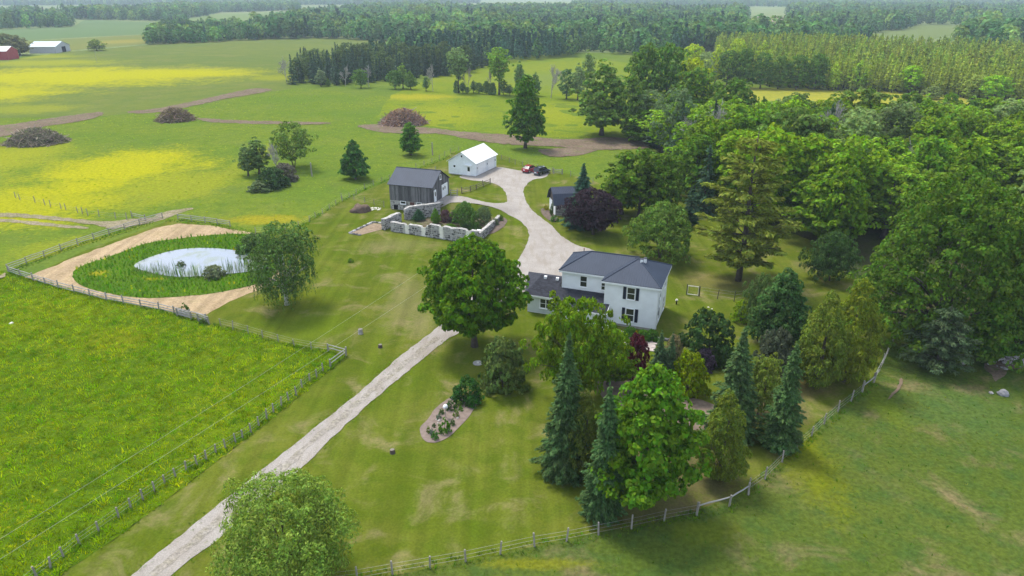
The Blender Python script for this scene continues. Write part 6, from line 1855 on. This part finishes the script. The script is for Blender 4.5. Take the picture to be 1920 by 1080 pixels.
# ------------------------------------------------------------------ cars
def car(name, pos, rz, paint, label, suv):
    e = empty(name, pos, rz, label, 'car')
    L, W_, H_ = (4.7, 1.9, 1.72) if suv else (4.4, 1.85, 1.5)
    hl = L / 2
    # side outline of the body (x forward), half widths per station
    st = [(-hl, .45, .72, .8), (-hl + .12, .32, .98, .9), (-hl + .7, .28, 1.0 if suv else .98, .95), (-.3, .26, .98, .95), (.7, .26, .96, .95), (1.05, .28, .93, .95), (hl - .55, .3, .82, .9), (hl - .08, .36, .68, .8), (hl, .45, .6, .7)]
    m = MB()
    ring = []
    for x, z0, z1, wf in st:
        hw = W_ / 2 * wf
        ring.append([(x, -hw * .94, z0), (x, -hw, z0 + .15), (x, -hw, z1 - .1), (x, -hw * .9, z1), (x, hw * .9, z1), (x, hw, z1 - .1), (x, hw, z0 + .15), (x, hw * .94, z0)])
    vs = [p for r_ in ring for p in r_]
    fs = []
    for i in range(len(ring) - 1):
        for j in range(8): fs.append((i * 8 + j, (i + 1) * 8 + j, (i + 1) * 8 + (j + 1) % 8, i * 8 + (j + 1) % 8))
    fs += [tuple(range(7, -1, -1)), tuple(range((len(ring) - 1) * 8, len(ring) * 8))]
    m.add(vs, fs)
    m.build('body', paint, e, smooth=False)
    r0 = -hl + (.18 if suv else .45)
    gx = [(r0, 1.0, .86), (r0 + (.35 if suv else .75), H_ - .05, .72), (r0 + 1.4, H_, .74), (.45, H_ - .06, .72), (1.2, .95, .86)]
    c = MB()
    rr = [[(x, -W_ / 2 * wf, z), (x, W_ / 2 * wf, z)] for x, z, wf in gx]
    base = [(gx[0][0], -W_ / 2 * .88, .92), (gx[0][0], W_ / 2 * .88, .92), (gx[-1][0], W_ / 2 * .88, .9), (gx[-1][0], -W_ / 2 * .88, .9)]
    # roof panel
    c2 = MB()
    for i in (1, 2): c2.quad(rr[i][0], rr[i + 1][0], rr[i + 1][1], rr[i][1])
    c2.v = [(x, y, z + .02) for x, y, z in c2.v]
    c2.build('roof', paint, e)
    gl_ = MB()
    gl_.quad(rr[0][0], rr[1][0], rr[1][1], rr[0][1])
    gl_.build('rear_window', GLASS, e)
    gl_ = MB()
    gl_.quad(rr[3][0], rr[4][0], rr[4][1], rr[3][1])
    gl_.build('windscreen', GLASS, e)
    for s in (0, 1):
        gl_ = MB()
        gl_.poly([rr[0][s], rr[4][s], rr[3][s], rr[2][s], rr[1][s]])
        gl_.build('side_windows', GLASS, e)
        y = (-1 if s == 0 else 1) * W_ / 2
        pl = MB()
        for xx in (r0 + 1.25, r0 + 2.3): pl.box((xx - .04, y * .81 - .02, .95), (xx + .04, y * .81 + .02, H_ - .1))
        pl.build('door_pillar', paint, e)
        MB().box((.75, y * 1.0 - .02 + (.1 if s else -.1), .95), (.95, y * 1.0 + .02 + (.1 if s else -.1), 1.08)).build('mirror', paint, e)
        for xx in (-hl + .85, hl - .9):
            wl = MB()
            yy = y * .9
            n_ = 16
            wv = []
            for k in range(n_):
                t = 2 * math.pi * k / n_
                wv += [(xx + .34 * math.cos(t), yy - .11, .34 + .34 * math.sin(t)), (xx + .34 * math.cos(t), yy + .11, .34 + .34 * math.sin(t))]
            wl.add(wv, [(2 * k, 2 * ((k + 1) % n_), 2 * ((k + 1) % n_) + 1, 2 * k + 1) for k in range(n_)] + [tuple(range(0, 2 * n_, 2)), tuple(range(2 * n_ - 1, 0, -2))])
            wo = wl.build('wheel', simple('tyre_rubber', (.02, .02, .021), .8), e)
            so = (.115 if s else -.115)
            rv = [(xx + .21 * math.cos(2 * math.pi * k / 10), yy + so, .34 + .21 * math.sin(2 * math.pi * k / 10)) for k in range(10)]
            link('rim', MB().poly(rv).mesh('rim', simple('alloy', (.5, .5, .52), .35, .5, .8)), wo)
        MB().box((-hl - .005, y * .62 - .17, .72), (-hl + .15, y * .62 + .17, .9)).build('tail_light', simple('tail_light_red', (.30, .01, .015), .3), e)
        MB().box((hl - .16, y * .58 - .18, .58), (hl - .005, y * .58 + .18, .72)).build('headlight', simple('lamp_glass', (.6, .6, .6), .15), e)
    MB().box((-hl - .03, -.7, .42), (-hl + .1, .7, .58)).build('rear_bumper', simple('bumper_grey', (.32, .33, .35), .5) if suv else paint, e)
    MB().box((-hl - .035, -.26, .66), (-hl - .012, .26, .8)).build('number_plate', WHITE, e)
    return e
def paintm(name, c):
    b = NB(name)
    b.b.inputs['Roughness'].default_value = .25
    b.b.inputs['Coat Weight'].default_value = .8
    b.b.inputs['Coat Roughness'].default_value = .06
    return b.col(c).m
CARA = R(52)
c0 = G(993.5, 324)
car('red_car', (c0[0], c0[1] + .9, .10), CARA, paintm('red_car_paint', (.33, .012, .03)), 'dark red hatchback parked left of the black car', False)
c0 = G(1015, 326.5)
car('black_car', (c0[0] + .1, c0[1], .10), CARA - .05, paintm('black_car_paint', (.010, .012, .022)), 'black estate car parked at the end of the drive', True)

# ------------------------------------------------------------------ small things on the lawns
sheet('island_bed', smooth_poly(wpoly([(788, 810), (790, 800), (806, 782), (818, 766), (838, 750), (858, 744), (898, 748), (890, 765), (876, 785), (855, 808), (834, 825), (810, 831), (794, 825)]), 4), simple('bed_mulch', (0.20, 0.155, 0.13), .95, .1, var=.18, scale=2.5), .09, .5, .25, jit=.08)
BG = 'plants in the island flower bed'
for (bx, by, tp, wd, lb, c) in [(834, 811, 786, 23, 'large round green clump in the middle of the island bed', (.055, .12, .018)), (816, 823, 807, 15, 'round green clump at the near end of the island bed', (.05, .12, .025)), (804, 812, 800, 9, 'yellow-tipped green plant at the near left of the island bed', (.08, .13, .02)), (810, 816, 803, 9, 'grey-blue plant beside the near round clump', (.10, .14, .10)), (860, 763, 751, 13, 'striped pale hosta at the far side of the island bed', (.11, .16, .04)), (864, 770, 762, 12, 'second green hosta below the striped one', (.07, .13, .03)), (855, 781, 768, 12, 'pale green hosta alone on the mulch', (.11, .155, .04)), (849, 797, 785, 11, 'dark green plant right of the large round clump', (.06, .10, .03)), (846, 768, 752, 20, 'dark leafy plant behind the birdhouse', (.03, .07, .018)), (828, 776, 766, 11, 'sparse green plant left of the birdhouse', (.06, .1, .03)), (823, 786, 776, 12, 'grey-green plant on the left edge of the island bed', (.08, .11, .07)), (851, 750, 741, 10, 'silver plant at the top of the island bed', (.13, .16, .12)), (861, 751, 743, 10, 'grey plant beside the silver one', (.12, .13, .11)), (814, 801, 793, 9, 'small dark sprig left of the large clump', (.05, .08, .03))]:
    ptree(P_shrub, 'bed_plant', bx, by, tp, wd, lb, 'plant', BG, c)
def rock(px, py, wpx, label, mat=STONE, sq=.6, seed=1, group=None, cat='stone'):
    p = G(px, py)
    r = wpx * mpp(p[0], p[1]) / 2
    o = MB().blob((0, 0, r * sq * .55), r, seed=seed, seg=12, rings=8, squash=sq).build('stone' if cat == 'stone' else 'boulder', mat, None, (p[0], p[1], .04))
    return tag(o, label, cat, group)
for i, (x, y, w_, lb) in enumerate([(858, 785, 5, 'pale round stone on the mulch by the hosta'), (824, 790, 7, 'long white stone left of the large clump'), (818, 788, 4, 'small tan stone at the left edge of the bed'), (821, 795, 4, 'small pale stone below the long white one')]):
    rock(x, y, w_, lb, CONC, .6, i)
p = G(836, 783)
bh = empty('birdhouse', p, R(20), 'round white birdhouse on a thin post in the island flower bed', 'birdhouse')
MB().tube([(0, 0, 0), (0, 0, 1.05)], .035, 6).build('post', POSTM, bh)
MB().blob((0, 0, 1.25), .24, seg=14, rings=9, amp=.02).build('round_body', WHITE, bh, smooth=True)
MB().tube([(0, -.232, 1.25), (0, -.25, 1.25)], .06, 10).build('entrance_hole', DARKM, bh)
MB().tube([(0, 0, 1.44), (0, 0, 1.54)], [.17, .02], 10).build('cap', WHITE, bh)
for i, (x, y, w_, h_, lb) in enumerate([(676, 626, 9, .65, 'upright grey tree stump on the lawn left of the drive'), (713, 652, 8, .4, 'low grey stump nearer the drive'), (736, 850, 10, .38, 'flat grey stump on the front lawn'), (1052, 872 - 40, 8, .3, 'low stump under the tallest spruce')]):
    if i == 3: continue
    p = G(x, y)
    r = w_ * mpp(p[0], p[1]) / 2
    e = empty('tree_stump', p, i, lb, 'tree stump')
    MB().tube([(0, 0, -.05), (0, 0, .12), (.03, 0, h_)], [r * 1.25, r, r * .9], 10).build('bark', BARK if i else BARKG, e)
    MB().tube([(.03, 0, h_ - .01), (.03, 0, h_ + .015)], r * .84, 10).build('cut_face', simple('cut_wood', (.20, .175, .15), .9), e)
p = G(896, 682)
wc = empty('well_cover', p, 0, 'round grey stone cover in the lawn below the maple', 'well cover')
MB().tube([(0, 0, 0), (0, 0, .12)], .55, 18).build('slab', CONC, wc)
MB().tube([(0, 0, .12), (0, 0, .2)], .13, 10).build('knob', LIME, wc)
rock(1880, 741, 18, 'grey boulder alone in the right-hand pasture', simple('grey_boulder', (.24, .235, .25), .9, var=.25), .7, 9, cat='boulder')
for i, (x, y, w_, lb) in enumerate([(1328, 577, 4, 'small white stone on the lawn behind the house'), (1335, 580, 3, 'smaller white stone beside it on the lawn behind the house'), (22, 608, 8, 'white flat stone in the front meadow near the left edge'), (1806, 683, 7, 'pale rock below the blue-green pine'), (1884, 693, 9, 'grey rock at the foot of the stone pile'), (1858, 738, 8, 'small grey rock left of the lone boulder')]):
    rock(x, y, w_, lb, LIME if i < 3 else STONE, .55, 20 + i)
p = G(1268, 571)
go_ = empty('garden_light', p, 0, 'small dark garden light with a pale cap on the back lawn', 'garden light')
MB().tube([(0, 0, 0), (0, 0, .6)], .09, 8).build('stem', DARKM, go_)
MB().tube([(0, 0, .6), (0, 0, .78)], [.2, .14], 10).build('cap', LIME, go_)
# stone pile under the trees at the right edge
sp0 = empty('stone_pile', G(1892, 684), 0, 'long heap of field stones under the trees at the right edge', 'stone pile')
o0 = G(1892, 684)
n_ = 0
STP = [MB().blob((0, 0, 0), 1, seed=50 + q, seg=8, rings=5, squash=.7).mesh('stone', island('pile_stone', (.36, .34, .33), .45, .9, .03)) for q in range(5)]
for i in range(240):
    x, y = random.uniform(1852, 1990), random.gauss(676, 7)
    if abs(y - 676) > 18: continue
    q = G(x, y) - o0
    z = max(0, .8 * (1 - abs(y - 674) / 14)) * random.uniform(.2, 1)
    r = random.uniform(.1, .26)
    link('stone', random.choice(STP), sp0, (q[0], q[1], z), random.uniform(0, 6), r)
sheet('stone_pile_earth', smooth_poly(wpoly([(1846, 690), (1858, 668), (1920, 660), (2000, 664), (2000, 690), (1900, 694), (1884, 706), (1868, 716), (1862, 706)]), 3), soil_mat, .1, 1.0, .5, jit=.3)
# reeds' island in the pond
stand(P_shrub, 'reed_tussock', G(340, 500) + np.array([0, 0, .15]), .8, .6, 'dark grassy tussock standing in the pond', 'plant', color=(.07, .09, .035))

# ------------------------------------------------------------------ grass with a height of its own
def tuft_mesh(name, mat, n, h, r, w_, seed, bend=.5):
    rg = np.random.default_rng(seed)
    V, F = [], []
    for i in range(n):
        a, d = rg.uniform(0, 6.28), rg.uniform(0, r)
        b = np.array([math.cos(a) * d, math.sin(a) * d, 0])
        t = rg.uniform(0, 6.28)
        side = np.array([math.cos(t), math.sin(t), 0]) * w_ * .5
        lean = np.array([math.cos(a), math.sin(a), 0]) * h * bend * rg.uniform(.2, 1)
        hh = h * rg.uniform(.55, 1.05)
        k = len(V)
        V += [b - side, b + side, b + side * .7 + lean * .45 + np.array([0, 0, hh * .62]), b - side * .7 + lean * .45 + np.array([0, 0, hh * .62]), b + lean + np.array([0, 0, hh])]
        F += [(k, k + 1, k + 2, k + 3), (k + 3, k + 2, k + 4, k + 4)]
    me = bpy.data.meshes.new(name)
    me.from_pydata([tuple(v) for v in V], [], [f if f[2] != f[3] else f[:3] for f in F])
    me.materials.append(mat)
    return me
def gmat(name, c, inst=.3): return leafmat(name, .35, .25, use_obj=False, col=c, inst=inst, hue=.012, spec=0.0)
TM = [tuft_mesh('meadow_tuft', gmat('meadow_grass', (.145, .19, .001)), 13, .36, .3, .08, 1, .9), tuft_mesh('meadow_tuft', gmat('meadow_grass_dark', (.1, .15, .001)), 14, .42, .3, .08, 2, .9), tuft_mesh('meadow_tuft', gmat('meadow_grass_yellow', (.175, .21, .001)), 12, .34, .3, .075, 3, .9),
      tuft_mesh('buttercup', gmat('buttercup_petals', (.36, .34, .01), .15), 5, .42, .3, .045, 4)]
def grass(name, poly, mind, n, seed, wts, size, label, srcs=TM, off=.0, keep=None, relief=None):
    p = scatter_poly(poly, mind, n, seed)
    if keep is not None: p = p[keep(p[:, 0], p[:, 1])]
    rg = np.random.default_rng(seed)
    z = hgt(p[:, 0], p[:, 1]) + off
    # clumps: neighbouring tufts share a kind and a height
    nz = np.array([noise.noise(Vector((a * .35, b * .35, seed))) for a, b in p])
    wts = np.array(wts, float)
    cum = np.cumsum(wts / wts.sum())
    u = np.clip(.5 + nz * .55 + rg.normal(0, .22, len(p)), 0, .999)
    k = np.searchsorted(cum, u)
    s = rg.uniform(*size, len(p)) * (1 + .5 * np.array([noise.noise(Vector((a * .8, b * .8, seed + 4))) for a, b in p]))
    o = gn_scatter(name, np.column_stack([p, z]), rg.uniform(0, 6.28, len(p)), s, k, srcs)
    o['label'] = label
    return o
vis = lambda x, y: (np.abs(x) < y * 1.02 + 3) & (y > 22)
grass('meadow_grass', front_meadow_w, .42, 160000, 61, (.36, .30, .30, .035), (.7, 1.25), 'long tussocky grass of the front meadow', keep=vis)
grass('pasture_grass', past_w, .75, 60000, 62, (.3, .45, .25), (.3, .7), 'short uneven grass of the grazed pasture', keep=vis, srcs=[tuft_mesh('pasture_tuft', gmat('pasture_grass_a', (.08, .12, .015)), 10, .3, .28, .06, 5), tuft_mesh('pasture_tuft', gmat('pasture_grass_b', (.055, .105, .018)), 10, .34, .28, .06, 6), tuft_mesh('pasture_tuft', gmat('pasture_grass_c', (.12, .125, .025)), 10, .3, .28, .06, 7)])
grass('rough_grass', wpoly(mid_px), 1.5, 60000, 63, (.4, .2, .4, .0), (.25, .6), 'scattered tufts in the buttercup pasture', keep=vis)
ring = bank_w
inp = lambda x, y: ~inside(pond_w, x, y)
REED = [tuft_mesh('reed', gmat('reed_green', (.07, .14, .01)), 14, 1.1, .35, .08, 8, .25), tuft_mesh('reed', gmat('reed_dark', (.055, .11, .012)), 14, 1.2, .35, .08, 9, .25), tuft_mesh('reed', gmat('reed_light', (.09, .165, .01)), 14, .9, .35, .08, 10, .3), tuft_mesh('iris', gmat('yellow_iris', (.30, .27, .012)), 10, .9, .3, .08, 11)]
grass('bank_reeds', bank_w, .5, 40000, 64, (.4, .25, .33, .02), (.25, .6), 'tall green reeds and weeds round the pond', srcs=REED, keep=inp, off=.1)
sh = smooth_poly(wpoly([(250, 508), (300, 505), (330, 512), (380, 512), (440, 500), (492, 494), (496, 508), (430, 518), (340, 525), (275, 518)]), 3)
grass('shore_reeds', sh, .6, 9000, 65, (.4, .4, .2, 0), (.8, 1.4), 'thin upright reeds standing in the near edge of the pond', srcs=[tuft_mesh('shore_reed', gmat('shore_reed_a', (.09, .115, .045)), 7, 1.3, .3, .045, 12, .12), tuft_mesh('shore_reed', gmat('shore_reed_b', (.06, .095, .03)), 7, 1.5, .3, .045, 13, .12), tuft_mesh('shore_reed', gmat('shore_reed_c', (.12, .13, .06)), 7, 1.2, .3, .045, 14, .12)], off=.1)
VG = [tuft_mesh('verge_tuft', gmat('verge_a', (.075, .13, .012)), 13, .6, .3, .08, 15), tuft_mesh('verge_tuft', gmat('verge_b', (.055, .10, .014)), 13, .7, .3, .08, 16), tuft_mesh('verge_tuft', gmat('verge_c', (.09, .125, .02)), 13, .5, .3, .08, 17)]
for i, (pxs, w_, mind) in enumerate([(dpx, .9, .22), (rpx + [(1367, 950), (1403, 924)] + r2[1:] + [(1638, 718)], 1.1, .25), ([(392, 608), (437, 619), (493, 635), (552, 651), (616, 661), (649, 668), (606, 698)], .8, .25), ([(20, 512), (110, 472), (205, 443), (262, 425), (300, 413), (334, 414), (385, 420), (432, 427), (480, 440), (535, 434), (575, 420)], 1.8, .4), (m3[3:], 1.0, .35), ([(17, 514), (110, 543), (200, 566), (298, 584), (388, 606)], .8, .3), ([(780, 318), (824, 302), (860, 285)], 1.0, .4)]):
    grass('fence_weeds', ribbon(pxs, w_), mind, 30000, 70 + i, (.35, .25, .4), (.25, .6), ['dark weeds under the long meadow fence', 'long grass under the right-hand fence', 'weeds under the lawn side of the meadow fence', 'nettles along the back of the pond fence', 'dark grass line under the pasture fence', 'long grass under the front rail fence', 'grass line under the barn fence'][i], srcs=VG)

for i, e_ in enumerate(([(247, 1080), (368, 982), (480, 892), (582, 810), (672, 737), (755, 665), (805, 627)], [(322, 1080), (440, 986), (562, 882), (635, 810), (730, 725), (780, 685), (840, 637)])):
    grass('drive_verge', ribbon(e_, .9), .26, 20000, 90 + i, (.35, .1, .55), (.14, .34), ['short ragged grass on the field side of the drive', 'short ragged grass on the house side of the drive'][i], srcs=VG)
